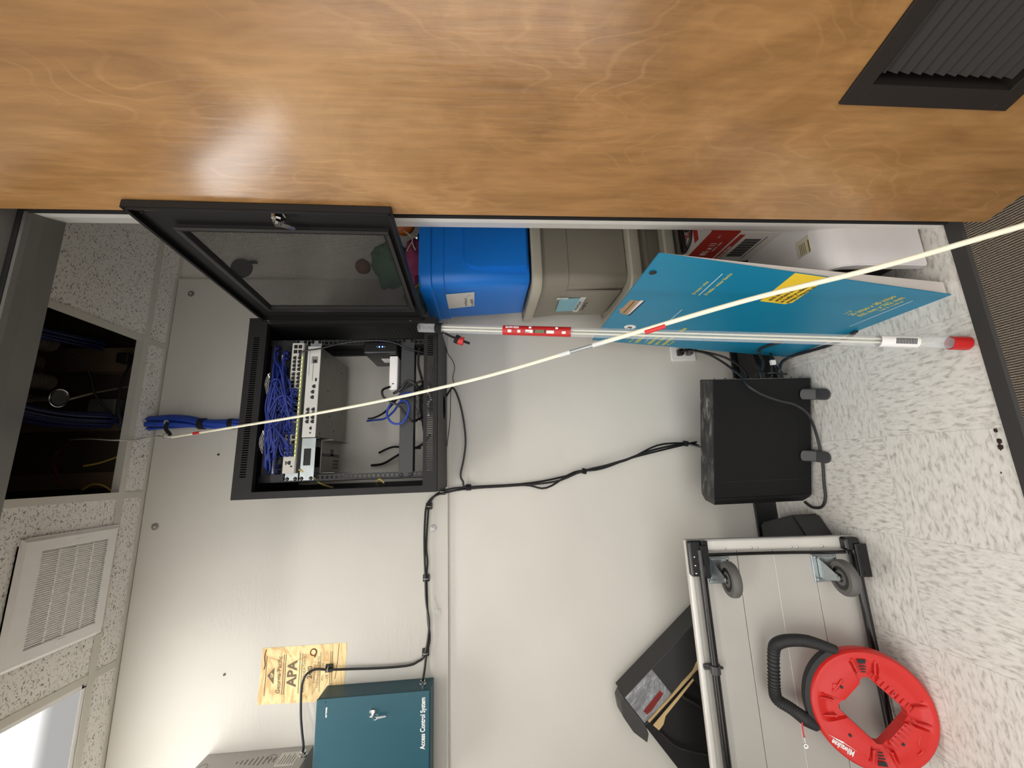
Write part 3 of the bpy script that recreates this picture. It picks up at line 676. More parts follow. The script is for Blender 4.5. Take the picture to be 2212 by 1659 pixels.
# ---- teal access control cabinet
t = thing('access_control_cabinet', 'teal steel cabinet lettered for access control at the bottom of the picture', 'cabinet', (-0.95, 1.67, 1.495)); A = At(t)
X1, X0, Yf, z0, z1 = -0.770, -1.10, 1.626, 1.495, 1.889
b = B(); b.box((X0, Yf+.006, z0), (X1, 1.72, z1), 0.003); A('body', b, teal)
b = B(); b.box((X0, Yf, z0+.004), (X1+.0005, Yf+.007, z1+.001), 0.002); dr = A('door', b, teal)
tw = mat('print_white', (235, 235, 232), 0.6)
b = B(); b.text('Access Control System', (-0.787-0.160, Yf-.0008, 1.5145), ex, ez, .0232, bold=.0006, squash=.72); A('lettering', b, tw, parent=dr); b = B(); b.text('AC POWER', (-0.826, Yf-.0008, 1.852), ex, ez, .006, bold=.0006); A('power_marking', b, tw, parent=dr)
c = V((-0.820,1.626,1.696))
b = B(); b.lathe([(.0105, 0), (.0105, .003), (.008, .006), (.0035, .0065), (.0035, .004), (0, .004)], c, (0, -1, 0), 20); A('lock', b, chrome, True, parent=dr)
b = B(); b.box(c+V(-.007, -.022, -.006), c+V(-.003, -.005, .004), .001); b.ring(c+V(-.008, -.018, -.013), (0, 1, 0.2), .009, .001, 20, 5); b.prism([c+V(-.009, -.016, -.012), c+V(-.016, -.016, -.020), c+V(-.012, -.016, -.05), c+V(-.008, -.016, -.048)], (0, .0015, 0)); A('keys', b, chrome, parent=dr)
b = B(); b.lathe([(0.0018, 0), (.0018, .001), (0, .001)], (-0.779,1.626,1.859), (0, -1, 0), 10); A('power_led', b, blackg, parent=dr)
b = B(); c = V((X1, 1.672, 1.5295)); b.lathe([(.012, -.001), (.012, .004), (.009, .006), (.009, .014), (.0055, .015), (.0055, 0.0)], c, (1, 0, .02), 20); A('cable_fitting', b, chrome, True)

# ---- light grey steel box beyond it
t = thing('power_supply_box', 'light grey steel box with vent holes at the bottom picture edge', 'box', (-1.1, 1.64, 1.90)); A = At(t)
GX = -0.957
b = B(); b.box((-1.30, 1.60, 1.925), (GX, 1.72, 2.288), 0.002); bd = A('body', b, lgrey)
holes = B()
for i in range(11):
    nrow = 11-2*abs(i-5) if False else (i+1 if i < 6 else 11-i)*1
    for k in range(nrow*1+1):
        zz = 2.155-(i)*0.0155; yy = 1.660+(k-nrow/2)*0.0062; 
        holes.cyl((GX-.001, yy, zz), (GX+.0005, yy, zz), .0021, n=8)
A.each('vent_hole', holes, mat('hole_dark', (40, 38, 36), 0.8), parent=bd)
b = B()
for zz, yy in ((2.262, 1.655), (2.045, 1.672)): b.ring((GX+.0002, yy, zz), (1, 0, 0), .0135, .0008, 30, 5)
A.each('knockout', b, mat('knockout_line', (110, 107, 102), 0.6), parent=bd)
b = B(); b.box((GX, 1.625, 1.955), (GX+.0008, 1.69, 2.018)); lb = A('rating_label', b, mat('label_paper', (214, 212, 204), 0.6), parent=bd)
b = B()
for k in range(6): b.box((GX+.0008, 1.632, 1.962+k*.0085), (GX+.0012, 1.632+(.05 if k % 2 else .038), 1.9645+k*.0085))
b.text('AC INPUT', (GX+.0012, 1.632, 2.0105), (0, 1, 0), ez, .006); A('label_print', b, mat('label_ink', (120, 118, 110), 0.7), parent=bd)
b = B(); c = V((-0.928,1.665,1.939)); c.x = GX; b.lathe([(.014, -.001), (.014, .004), (.0105, .006), (.0105, .014), (.0055, .015), (.0055, 0)], c, (1, 0, 0.05), 20); A('cable_fitting', b, chrome, True)

# ---- blue trunk on the wall with its straps and hanging tag
tr = [(0.226, 1.690, 2.66), (0.228, 1.690, 2.628), (0.233, 1.692, 2.56), (0.232, 1.695, 2.49), (0.222, 1.697, 2.43), (0.218, 1.697, 2.37), (0.219, 1.697, 2.32), (0.219, 1.697, 2.26), (0.219, 1.69, 2.18), (0.22, 1.65, 2.09)]
bundle('blue_cable_bundle', tr, 0.0215, 26, 0.0042, bluec, 'thick bundle of blue network cables dropping from the ceiling to the cabinet', 'cable bundle', 2.4, 3, rad=lambda s: 1.15 if s < .25 else (1.15-.45*(s-.25)/.2 if s < .45 else .72))
strap((0.2215, 1.697, 2.432), (0, 0, 1), 0.0215, 0.022, 'black strap round the blue bundle midway down it', 'straps on the blue bundle')
strap((0.2185, 1.697, 2.318), (0, 0, 1), 0.0205, 0.018, 'black strap round the blue bundle just above the cabinet', 'straps on the blue bundle')
b = B(); c = V((0.221,1.655,2.537)); d = V((0.160,1.485,2.395)); b.tube([c, (c+d)/2+V(0, -.002, .008), d], .0065, n=8); o = obj('hook_tag', b, velcro, None, True, loc=c); tag(o, 'short black tag looped between the rod tip and the blue bundle', 'tag')
b = B(); c = V((0.226,1.652,2.539)); b.sph(c, .009, (1, .6, 1)); o = obj('clear_clip', b, 'tape', None, True, loc=c); tag(o, 'clear plastic blob on the blue bundle near the ceiling', 'clip')

# ================================================================ NETWORK CABINET
NX0, NX1, NZ0, NZ1, NYF, NYB = -0.068, 0.536, 1.444, 2.082, 1.340, 1.7195
t = thing('network_cabinet', 'black wall-mounted network cabinet with its mesh door swung open', 'network cabinet', (0.234, 1.53, NZ0)); NC = At(t)
b = B()
b.box((NX0, NYF+.004, NZ0), (NX0+.0016, NYB, NZ1)); b.box((NX1-.0016, NYF+.004, NZ0), (NX1, NYB, NZ1))
# top and bottom sheets, each left open where the fans / cable hole are
def sheet_with_holes(b, z, holes, x0=NX0, x1=NX1, y0=NYF+.004, y1=NYB, th=.0016):
    """strip sheet along x, broken at round fan holes (ring sectors fill the square round each hole)"""
    cur = x0
    for (cx, cy, r) in holes:
        b.box((cur, y0, z), (cx-r, y1, z+th)); b.box((cx-r, y0, z), (cx+r, cy-r, z+th)); b.box((cx-r, cy+r, z), (cx+r, y1, z+th))
        n = 32; tm = bmesh.new(); outer = []; inner = []
        for i in range(n):
            a = 2*PI*i/n+PI/4; c, s_ = math.cos(a), math.sin(a); k = r/max(abs(c), abs(s_))
            outer.append(tm.verts.new((cx+c*k, cy+s_*k, z))); inner.append(tm.verts.new((cx+c*r*.96, cy+s_*r*.96, z)))
        for i in range(n): tm.faces.new((outer[i], outer[(i+1) % n], inner[(i+1) % n], inner[i]))
        b._add(tm); cur = cx+r
    b.box((cur, y0, z), (x1, y1, z+th))
FANS = [(0.125, 1.515, 0.052), (0.335, 1.515, 0.052)]
sheet_with_holes(b, NZ1-.0016, FANS)
sheet_with_holes(b, NZ0, [(0.25, 1.60, 0.05)])
body = NC('shell', b, black)
for cx, cy, r in FANS:
    b = B()
    for q in (0.25, .45, .65, .85, 1.0): b.ring((cx, cy, NZ1-.004), (0, 0, 1), r*q, .0013, 32, 6)
    for a in range(4):
        an = PI/4+a*PI/2; b.cyl((cx, cy, NZ1-.005), (cx+math.cos(an)*r*1.12, cy+math.sin(an)*r*1.12, NZ1-.005), .0013, n=6)
    NC('fan_guard', b, chrome, True)
# front frame: stiles plain, top and bottom rails with louvre slots cut through
def slotted_rail(z0, z1, sz0, sz1, nslot, x0, x1, rows=1):
    b = B(); y0, y1 = NYF, NYF+.0016
    b.box((NX0, y0, z0), (NX1, y1, sz0)); b.box((NX0, y0, sz1), (NX1, y1, z1)); b.box((NX0, y0, sz0), (x0, y1, sz1)); b.box((x1, y0, sz0), (NX1, y1, sz1))
    p = (x1-x0)/nslot
    for i in range(nslot): b.box((x0+i*p+p*.5, y0, sz0), (x0+(i+1)*p, y1, sz1))
    b.box((NX0, y0, z0), (NX1, y0+.018, z0+.0014)); b.box((NX0, y0, z1-.0014), (NX1, y0+.018, z1))
    return b
NC('top_rail', slotted_rail(2.022, NZ1, 2.043, 2.062, 62, 0.0, 0.47), black, parent=body)
NC('bottom_rail', slotted_rail(NZ0, 1.490, 1.458, 1.478, 62, 0.0, 0.47), black, parent=body)
b = B(); b.box((NX0, NYF, 1.490), (NX0+.022, NYF+.0016, 2.022)); b.box((NX0+.0206, NYF, 1.490), (NX0+.022, NYF+.03, 2.022)); NC('stile', b, black, parent=body)
b = B(); b.box((NX1-.022, NYF, 1.490), (NX1, NYF+.0016, 2.022)); b.box((NX1-.022, NYF, 1.490), (NX1-.0206, NYF+.03, 2.022)); NC('stile', b, black, parent=body)
b = B(); b.box((NX1-.012, NYF+.05, 1.50), (NX1-.0112, NYB-.02, 2.04)); NC('side_liner', b, 'perforated_liner', parent=body)
# mounting rails with square holes
RY = 1.402
for side, (x0, x1) in (('l', (-0.022, 0.0)), ('r', (0.455, 0.477))):
    b = B(); xc = (x0+x1)/2+(.002 if side == 'l' else -.002); hw = .0048
    z0, z1 = 1.488, 2.036; n = 36; p = (z1-z0)/n
    b.box((x0, RY, z0), (xc-hw, RY+.002, z1)); b.box((xc+hw, RY, z0), (x1, RY+.002, z1))
    for i in range(n+1): b.box((xc-hw, RY, z0+i*p-.0028), (xc+hw, RY+.002, min(z0+i*p+.0028, z1)))
    xo = x0 if side == 'l' else x1
    b.box((min(xo, xo+(.002 if side == 'l' else -.002)), RY, z0), (max(xo, xo+(.002 if side == 'l' else -.002)), RY+.04, z1))
    rail = NC('mounting_rail', b, mat('rail_dark', (40, 41, 42), 0.45, 0.3), parent=body)
    b = B()
    for i in range(0, n, 3): b.box((x1-.003, RY-.0004, z0+i*p), (x1-.0005, RY, z0+i*p+.0012))
    NC('unit_marks', b, mat('mark_grey', (130, 130, 128), 0.7), parent=rail)
b = B(); b.box((NX0+.002, NYF+.03, 1.93), (0.47, NYF+.06, 1.932)) if False else b.box((NX0+.002, 1.70, NZ0), (NX0+.03, NYB, NZ1)); b.box((NX1-.03, 1.70, NZ0), (NX1-.002, NYB, NZ1)); b.box((NX0+.002, 1.70, 2.045), (NX1-.002, NYB, NZ1-.002)); b.box((NX0+.002, 1.70, NZ0+.002), (NX1-.002, NYB, NZ0+.04)); NC('rear_frame', b, black, parent=body)
# ---- door
th2 = math.radians(3.0); sg = math.radians(1.0)
dax = (math.sin(th2), -math.cos(th2), 0); day = (math.cos(th2), math.sin(th2), 0)
dr = bpy.data.objects.new('door', None); C.objects.link(dr); dr.parent = t
zax = (dax[0]*math.sin(sg), dax[1]*math.sin(sg), math.cos(sg)); dax = (dax[0]*math.cos(sg), dax[1]*math.cos(sg), -math.sin(sg))
mm = Matrix((Vector(dax), Vector(day), Vector(zax))).transposed().to_4x4(); mm.translation = Vector((0.522, 1.345, 1.493))+Vector(day)*0.018-Vector(t.location); dr.matrix_local = mm
DW, DH, DT = 0.567, 0.543, 0.018     # width, height, depth of the pressed door
mx0, mx1, mz0, mz1 = 0.088, 0.488, 0.032, 0.476
b = B()
b.box((0, -.0012, 0), (DW, 0, mz0)); b.box((0, -.0012, mz1), (DW, 0, DH)); b.box((0, -.0012, mz0), (mx0, 0, mz1)); b.box((mx1, -.0012, mz0), (DW, 0, mz1))
b.box((DW-.0012, -DT, 0), (DW, 0, DH)); b.box((0, -DT, 0), (.0012, 0, DH)); b.box((0, -DT, 0), (DW, 0, .0012)); b.box((0, -DT, DH-.0012), (DW, 0, DH))
b.box((DW-.009, -DT, 0), (DW, -DT+.0012, DH)); b.box((0, -DT, 0), (.009, -DT+.0012, DH)); b.box((0, -DT, 0), (DW, -DT+.0012, .007)); b.box((0, -DT, DH-.007), (DW, -DT+.0012, DH))
obj('door_frame', b, black, dr)
b = B(); k = .0075; yb = -.017
b.box((mx1, yb, mz0-.012), (mx1+.004, 0, mz1+.012)); b.box((mx1, yb, mz0-.012), (mx1+.013, yb+.0012, mz1+.012))
b.box((mx0-.004, yb, mz0-.012), (mx0, 0, mz1+.012)); b.box((mx0-.013, yb, mz0-.012), (mx0, yb+.0012, mz1+.012))
b.box((mx0, yb, mz0-.004), (mx1, 0, mz0)); b.box((mx0, yb, mz0-.013), (mx1, yb+.0012, mz0)); b.box((mx0, yb, mz1), (mx1, 0, mz1+.004)); b.box((mx0, yb, mz1), (mx1, yb+.0012, mz1+.013))
obj('mesh_retainer', b, mat('door_inner', (44, 43, 42), 0.4), dr)
b = B(); b.quad((mx0, -.004, mz0), (mx1, -.004, mz0), (mx1, -.004, mz1), (mx0, -.004, mz1)); obj('mesh_panel', b, 'perforated_steel', dr)
b = B(); lx, lz = 0.536, 0.248
b.lathe([(.016, 0), (.016, .004), (.0135, .0045), (.0135, .016), (.009, .0165), (.009, .026), (0, .026)], (lx, -.001, lz), (0, -1, 0), 6)
b.prism([(lx-.008, -.027, lz+.006), (lx+.008, -.027, lz+.008), (lx+.010, -.027, lz-.002), (lx-.012, -.027, lz-.030), (lx-.020, -.027, lz-.030), (lx-.022, -.027, lz-.022)][::-1], (0, .002, 0), .0006)
b.cyl((lx, -.026, lz), (lx, -.033, lz), .005, n=6)
obj('cam_lock', b, chrome, dr)
for z in (.09, .275, .45, .52):
    b = B(); b.sph((DW-.012, -.004, z), .004, u=10, v=6) if z != .52 else b.sph((DW-.03, -.006, .525), .003, u=10, v=6); obj('stud', b, MATS['gasket'], dr, True)
for z in (.012, .49):
    b = B(); b.cyl((-.002, -.012, z), (-.002, -.012, z+.034), .0028, n=8); b.box((-.004, -.02, z+.03), (.006, -.016, z+.036)); obj('hinge_pin', b, chrome, dr, True)

# ================================================================ RACK GEAR
def rk(name, label, cat, loc): 
    t = thing(name, label, cat, loc); return t, At(t)
def screws(A, pts, par):
    for p in pts:
        b = B(); b.lathe([(.0062, -.001), (.0062, .001), (.0045, .004), (0, .0045)], p, (0, -1, 0), 12); A('rack_screw', b, blackg, True, parent=par)
PX0, PX1 = -0.008, 0.464
# patch panel
t, A = rk('patch_bay', 'black two-row patch panel at the top of the rack behind the blue cables', 'patch panel', (0.23, 1.42, 1.955))
b = B(); b.box((PX0-.008, RY-.002, 1.956), (PX1+.008, RY, 2.030), .0005); b.box((0.0, RY, 1.958), (0.45, RY+.03, 2.028)); pb = A('panel', b, mat('patch_black', (22, 22, 24), 0.5))
b = B()
for r_ in range(2):
    for i in range(24):
        x = 0.006+i*0.0187+(i//6)*.0008; z = 1.966+r_*.032; b.box((x, RY-.004, z), (x+.0135, RY-.002, z+.014), .0006, seg=1)
A.each('jack', b, mat('jack_black', (10, 10, 11), 0.4), parent=pb)
b = B()
for i in range(4): b.box((0.01+i*.115, RY-.0032, 1.9885), (0.075+i*.115, RY-.002, 1.9945))
A.each('label_strip', b, mat('strip_white', (196, 194, 188), 0.6), parent=pb)
# switch
SF = 1.378
t, A = rk('network_switch', 'long off-white network switch with two rows of ports and green lights', 'network switch', (0.23, 1.5, 1.908))
b = B(); b.box((0.008, SF, 1.909), (0.456, 1.66, 1.951), .001); sw = A('case', b, mat('switch_grey', (150, 152, 148), 0.45, 0.3))
b = B(); b.box((0.008, SF-.003, 1.912), (0.456, SF, 1.950), .001); fp = A('face_plate', b, mat('face_ivory', (196, 194, 184), 0.5), parent=sw)
def port(b, x, z, w=.0125, h=.0115, y=SF-.0036):
    b.prism([(x, y, z), (x+w, y, z), (x+w, y, z+h*.7), (x+w*.78, y, z+h*.7), (x+w*.78, y, z+h), (x+w*.22, y, z+h), (x+w*.22, y, z+h*.7), (x, y, z+h*.7)], (0, .0007, 0))
b = B()
for g in range(6):
    for i in range(4):
        x = 0.062+g*.0585+i*.0138
        port(b, x, 1.917); port(b, x, 1.9335)
for k in range(2): b.box((0.418+k*.018, SF-.0036, 1.917), (0.431+k*.018, SF-.003, 1.929)); b.box((0.418+k*.018, SF-.0036, 1.932), (0.431+k*.018, SF-.003, 1.944))
port(b, 0.036, 1.925); b.box((0.036, SF-.0036, 1.938), (0.048, SF-.003, 1.942)); b.box((0.028, SF-.0036, 1.919), (0.033, SF-.003, 1.926))
A.each('port', b, MATS['jack_black'], parent=fp)
b = B()
for g in range(24):
    x = 0.064+g*.0146
    b.box((x, SF-.0036, 1.9128), (x+.004, SF-.0028, 1.9147))
A.each('status_light', b, emis('led_green', (190, 230, 70), 1.6), parent=fp)
b = B(); b.box((0.05, SF-.0034, 1.9105), (0.41, SF-.0029, 1.9122)); A('yellow_strip', b, mat('strip_yellow', (206, 190, 96), 0.6), parent=fp)
for x0, x1 in ((PX0-.008, .010), (.454, PX1+.008)):
    b = B(); b.box((x0, RY-.004, 1.909), (x1, RY-.002, 1.951), .0006); e = A('rack_ear', b, silver, parent=sw); xc = (x0+.006) if x0 < .2 else (x1-.006); screws(A, [(xc, RY-.004, 1.917), (xc, RY-.004, 1.943)], sw)
# security appliance / router
t, A = rk('rack_router', 'white-fronted router with a few ports and a grey riveted underside', 'router', (0.28, 1.5, 1.845))
b = B(); b.box((0.127, 1.386, 1.856), (0.443, 1.672, 1.8985), .001); rc = A('case', b, mat('case_galv', (142, 140, 134), 0.4, 0.65, noise=.12, nscale=14))
b = B(); b.box((0.125, 1.381, 1.855), (0.445, 1.386, 1.899), .0012); fp = A('face_plate', b, mat('face_white', (208, 206, 200), 0.5), parent=rc)
b = B(); yq = 1.3802
for i in range(4): port(b, .172+i*.0138, 1.862, y=yq); port(b, .172+i*.0138, 1.8795, y=yq)
for i in range(3): port(b, .256+i*.019, 1.868-.003*(i == 2), y=yq)
port(b, .385, 1.866, .011, .012, y=yq); b.box((.318, yq, 1.862), (.330, yq+.0006, 1.868)); port(b, .150, 1.868, .011, .008, y=yq); b.cyl((.140, yq, 1.872), (.140, yq+.0008, 1.872), .003, n=10)
A.each('port', b, MATS['jack_black'], parent=fp)
b = B(); b.box((.383, yq+.0003, 1.863), (.408, yq+.0008, 1.884)); b.box((.34, yq+.0003, 1.890), (.43, yq+.0008, 1.8915)); b.box((.32, yq+.0003, 1.876), (.40, yq+.0008, 1.878)); A.each('port_frame', b, MATS['mark_grey'], parent=fp)
b = B()
for x, y in ((.14, 1.42), (.42, 1.43), (.16, 1.55), (.30, 1.47), (.40, 1.60), (.24, 1.63), (.21, 1.50)): b.lathe([(.0045, 0), (.0035, .001), (0, .001)], (x, y, 1.856), (0, 0, -1), 10)
A.each('rivet', b, MATS['dark_screw'], True, parent=rc)
b = B(); b.box((.435, 1.384, 1.855), (.446, 1.388, 1.899)); b.box((.443, RY-.004, 1.860), (PX1+.008, RY-.002, 1.899), .0006); A('rack_ear', b, silver, parent=rc); screws(A, [(PX1+.002, RY-.004, 1.867), (PX1+.002, RY-.004, 1.892)], rc)
# blanking plate with window and bracket
t, A = rk('blanking_plate', 'zinc blanking plate with a dark window left of the router', 'plate', (0.06, 1.39, 1.855))
b = B(); y0, y1 = 1.384, 1.3855
x0, x1, z0, z1 = PX0-.008, .124, 1.853, 1.899; wx0, wx1, wz0, wz1 = .032, .088, 1.866, 1.889
for lo, hi in (((x0, z0), (x1, wz0)), ((x0, wz1), (x1, z1)), ((x0, wz0), (wx0, wz1)), ((wx1, wz0), (x1, wz1))): b.box((lo[0], y0, lo[1]), (hi[0], y1, hi[1]))
b.box((x1-.0015, y0, z0), (x1, y0+.03, z1)); b.box((x0, y0, z1-.0015), (x1, y0+.03, z1))
pl = A('plate', b, silver); screws(A, [(x0+.006, y0, 1.861), (x0+.006, y0, 1.891)], pl)
b = B(); b.box((wx0-.006, y1+.001, wz0-.006), (wx1+.006, y1+.06, wz1+.006)); A('socket_body', b, blackg, parent=pl)
t, A = rk('perforated_bracket', 'grey perforated steel bracket hanging under the blanking plate', 'bracket', (0.06, 1.45, 1.80))
b = B(); b.box((.005, 1.42, 1.846), (.118, 1.60, 1.8485)); b.box((.005, 1.42, 1.80), (.0065, 1.60, 1.848)); b.box((.1165, 1.42, 1.81), (.118, 1.60, 1.848)); bk = A('bracket', b, MATS['case_galv'])
b = B(); b.box((.062, 1.425, 1.8452), (.072, 1.59, 1.8462)); b.box((.066, 1.50, 1.8452), (.09, 1.53, 1.8462))
for i in range(6):
    for j in range(3): b.box((.02+j*.012, 1.53+i*.010, 1.8452), (.028+j*.012, 1.535+i*.010, 1.8462))
A.each('cutout', b, MATS['jack_black'], parent=bk)
# modem on the shelf
t, A = rk('modem', 'upright black modem with blue status lights in the right of the rack', 'modem', (0.435, 1.45, 1.59))
b = B(); b.box((.413, 1.372, 1.588), (.458, 1.56, 1.708), .008, seg=3); md = A('case', b, mat('modem_black', (24, 24, 25), 0.35), True)
b = B(); b.box((.4185, 1.3708, 1.594), (.4525, 1.3722, 1.702), .004, seg=3); fc = A('glossy_face', b, blackg, parent=md)
b = B()
for z in (1.640, 1.651): b.sph((.437, 1.3705, z), .0024, u=10, v=6)
A('blue_lights', b, emis('led_blue', (60, 90, 255), 14.0), True, parent=fc)
b = B()
for z in (1.632, 1.659): b.sph((.437, 1.3705, z), .001, u=8, v=5)
A('white_lights', b, emis('led_white', (200, 210, 220), 1.0), parent=fc)
b = B(); b.box((.411, 1.44, 1.612), (.4125, 1.49, 1.66)); A('sticker', b, MATS['label_paper'], parent=md)
# white adapter and the shelf bar
t, A = rk('rack_shelf', 'black shelf bar across the lower rack opening', 'shelf', (0.23, 1.42, 1.53))
b = B(); b.box((PX0-.008, RY-.006, 1.532), (PX1+.008, RY-.002, 1.579), .001); b.box((0, RY-.006, 1.532), (.455, 1.44, 1.534)); b.box((.20, 1.44, 1.575), (.455, 1.60, 1.577)); sh_ = A('shelf_front', b, mat('shelf_black', (52, 53, 55), 0.45)); screws(A, [(PX0-.002, RY-.006, 1.541), (PX0-.002, RY-.006, 1.570), (PX1+.002, RY-.006, 1.541), (PX1+.002, RY-.006, 1.570)], sh_)
t, A = rk('white_device', 'slim white device lying on the shelf beside the modem', 'device', (0.35, 1.5, 1.58))
b = B(); b.box((.285, 1.395, 1.590), (.410, 1.56, 1.6195), .004, seg=3); wd = A('case', b, white, True)
b = B(); b.box((.305, 1.3945, 1.602), (.309, 1.396, 1.609)); A('port', b, blackg, parent=wd)
b = B(); b.box((.26, 1.46, 1.579), (.44, 1.56, 1.588), .002); o = obj('adapter_block', b, blackg, None, loc=(.35, 1.5, 1.579)); tag(o, 'black adapter block under the slim white device', 'adapter')
# antistatic bags at the bottom of the cabinet
def make_foil():
    m, nt, b, tc, N, Lk = nodes_of('antistatic_foil', 0.22, 0.9)
    n = N('ShaderNodeTexNoise', Scale=40.0, Detail=5.0); Lk(tc.outputs['Object'], n.inputs['Vector'])
    b.inputs['Base Color'].default_value = (.62, .62, .63, 1)
    bp = N('ShaderNodeBump', Strength=1.0, Distance=0.01); Lk(n.outputs['Fac'], bp.inputs['Height']); Lk(bp.outputs['Normal'], b.inputs['Normal'])
make_foil()
def crumple(name, lo, hi, m, lab, cat, nx=14, ny=10, amp=.006, seed=2, parent=None, group=None):
    rnd = random.Random(seed); b = B(); lo = Vector(lo); hi = Vector(hi)
    t_ = bmesh.new(); bmesh.ops.create_grid(t_, x_segments=nx, y_segments=ny, size=0.5)
    for v in t_.verts: v.co = Vector((lo.x+(v.co.x+.5)*(hi.x-lo.x), lo.y+(v.co.y+.5)*(hi.y-lo.y), lo.z+(v.co.y+.5)*(hi.z-lo.z)+rnd.uniform(-amp, amp)))
    r = bmesh.ops.extrude_face_region(t_, geom=t_.faces[:]); 
    for e_ in r['geom']:
        if isinstance(e_, bmesh.types.BMVert): e_.co.z += .004+rnd.uniform(0, amp)
    b._add(t_); o = obj(name, b, m, parent, True, loc=None if parent else (lo+hi)/2)
    if not parent: tag(o, lab, cat, group)
    return o
crumple('antistatic_bag', (.17, 1.50, 1.452), (.40, 1.66, 1.49), 'antistatic_foil', 'crumpled silver bag lying in the bottom of the network cabinet', 'bag')
crumple('antistatic_bag', (.20, 1.60, 1.50), (.34, 1.69, 1.60), 'antistatic_foil', 'silver bag standing up behind the rack shelf', 'bag', 10, 8, .008, 5)
# cables inside
inside = [
 ('black_cable', [(.449, 1.37, 1.79), (.43, 1.36, 1.85), (.42, 1.362, 1.91), (.40, 1.374, 1.922)], .003, 'thin black cable plugged into the right end of the white switch', cord),
 ('black_cable', [(.449, 1.37, 1.79), (.456, 1.365, 1.73), (.458, 1.362, 1.66), (.45, 1.365, 1.60), (.43, 1.38, 1.545), (.42, 1.40, 1.49)], .0028, 'thin black cable running down past the modem', cord),
 ('black_cable', [(.22, 1.66, 1.76), (.215, 1.60, 1.72), (.225, 1.52, 1.66), (.26, 1.44, 1.60), (.29, 1.40, 1.56), (.32, 1.40, 1.50)], .004, 'black cable slanting across the open back of the rack', cord),
 ('blue_cable', [(.21, 1.66, 1.765), (.205, 1.60, 1.72), (.20, 1.52, 1.66), (.215, 1.44, 1.61), (.24, 1.385, 1.575), (.235, 1.372, 1.55), (.20, 1.37, 1.545), (.165, 1.372, 1.565), (.165, 1.375, 1.60), (.20, 1.38, 1.62), (.245, 1.385, 1.60), (.27, 1.39, 1.56), (.28, 1.42, 1.50)], .0038, 'blue cable looped in front of the shelf bar', bluec),
 ('black_cable', [(.295, 1.39, 1.615), (.28, 1.372, 1.635), (.255, 1.37, 1.63), (.235, 1.37, 1.60), (.22, 1.372, 1.575), (.19, 1.375, 1.555), (.17, 1.385, 1.53), (.19, 1.41, 1.50)], .004, 'black loop hanging off the end of the white device', cord),
 ('black_cable', [(.235, 1.38, 1.61), (.25, 1.372, 1.585), (.245, 1.37, 1.56), (.255, 1.372, 1.535), (.28, 1.38, 1.52), (.31, 1.40, 1.49)], .0036, 'black cord knotted at the middle of the shelf bar', cord),
 ('black_cable', [(.27, 1.385, 1.60), (.285, 1.372, 1.57), (.31, 1.372, 1.55), (.30, 1.376, 1.525), (.27, 1.40, 1.50)], .005, 'thick black plug cord over the middle of the shelf bar', cord),
 ('black_cable', [(.08, 1.69, 1.72), (.10, 1.66, 1.66), (.095, 1.64, 1.60), (.09, 1.62, 1.54)], .0042, 'black cord low at the open back of the rack', cord),
 ('black_cable', [(.03, 1.69, 1.75), (.035, 1.68, 1.70), (.06, 1.665, 1.65), (.085, 1.65, 1.60), (.10, 1.62, 1.54), (.14, 1.6, 1.50)], .0048, 'thick black cord sagging at the lower left of the rack back', cord),
 ('black_cable', [(.44, 1.40, 1.515), (.38, 1.41, 1.52), (.31, 1.42, 1.505), (.23, 1.43, 1.512), (.12, 1.45, 1.50), (.06, 1.47, 1.505)], .0045, 'black cord lying behind the bottom vent slots', cord),
 ('yellow_network_cable', [(.02, 1.38, 1.90), (-.008, 1.40, 1.86), (-.03, 1.42, 1.84), (-.045, 1.47, 1.82)], .0028, 'thin yellow cable tucked behind the left mounting rail', mat('yellow_jacket', (196, 178, 96), .5)),
 ('yellow_network_cable', [(-.045, 1.45, 1.66), (-.03, 1.41, 1.655), (-.022, 1.395, 1.64), (-.035, 1.392, 1.625)], .0028, 'yellow cable bend at the left side of the cabinet', MATS['yellow_jacket']),
]
for nm, pts, r, lab, m in inside: cable(nm, pts, r, lab, m)
# blue patch cords, each one from a jack to a switch port
rnd = random.Random(11)
def patch(i, x0, z0, x1, z1, dy, sag, xm, darker=False):
    y0 = RY-.004; p0 = V((x0, y0, z0)); p1 = V((x1, SF-.004, z1))
    a = p0+V(0, -.03, -.002); c = p1+V(0, -.022, .003)
    m1 = V((x0*.55+xm*.45, 1.362+dy, z0-.004-sag*.25)); m2 = V((xm, 1.352+dy, (z0+z1)/2-sag*.2)); m3 = V((x1*.6+xm*.4, 1.352+dy, z1+.010+sag*.1))
    b = B(); b.tube([p0, a, m1, m2, m3, c, p1], .0031, n=7, step=4)
    b.box(p0+V(-.006, -.016, -.005), p0+V(.006, 0, .005), .0015, seg=1); b.box(p1+V(-.0058, -.018, -.004), p1+V(.0058, 0, .005), .0015, seg=1)
    o = obj('patch_cable', b, navy if not darker else navyd, None, True, loc=p0); tag(o, 'blue patch cord from the patch panel down to the white switch', 'patch cord', 'blue patch cords in the rack')
n = 0
src = [(0.012+i*0.0187, 1.972+r_*.032) for i in range(24) for r_ in (0, 1)]
dst = [(0.068+g*.0585+i*.0138, z) for g in range(4) for i in range(4) for z in (1.922, 1.939)][:32]
dst = [d for d in dst if not (0.105 < d[0] < 0.13)]
sel = [s_ for k, s_ in enumerate(src) if k % 3 != 1 or 8 < k < 30]
rnd.shuffle(sel)
for k in range(40):
    s_ = sel[k % len(sel)]; d = dst[k % len(dst)] if k < len(dst) else (rnd.uniform(.20, .29), rnd.choice((1.922, 1.939)))
    xm = min(max(.5*s_[0]+.5*d[0]+rnd.uniform(-.05, .05), 0.02), .42)
    patch(k, s_[0], s_[1], d[0], d[1], rnd.uniform(-.012, .012), rnd.uniform(0, .02), xm, k % 4 == 3)
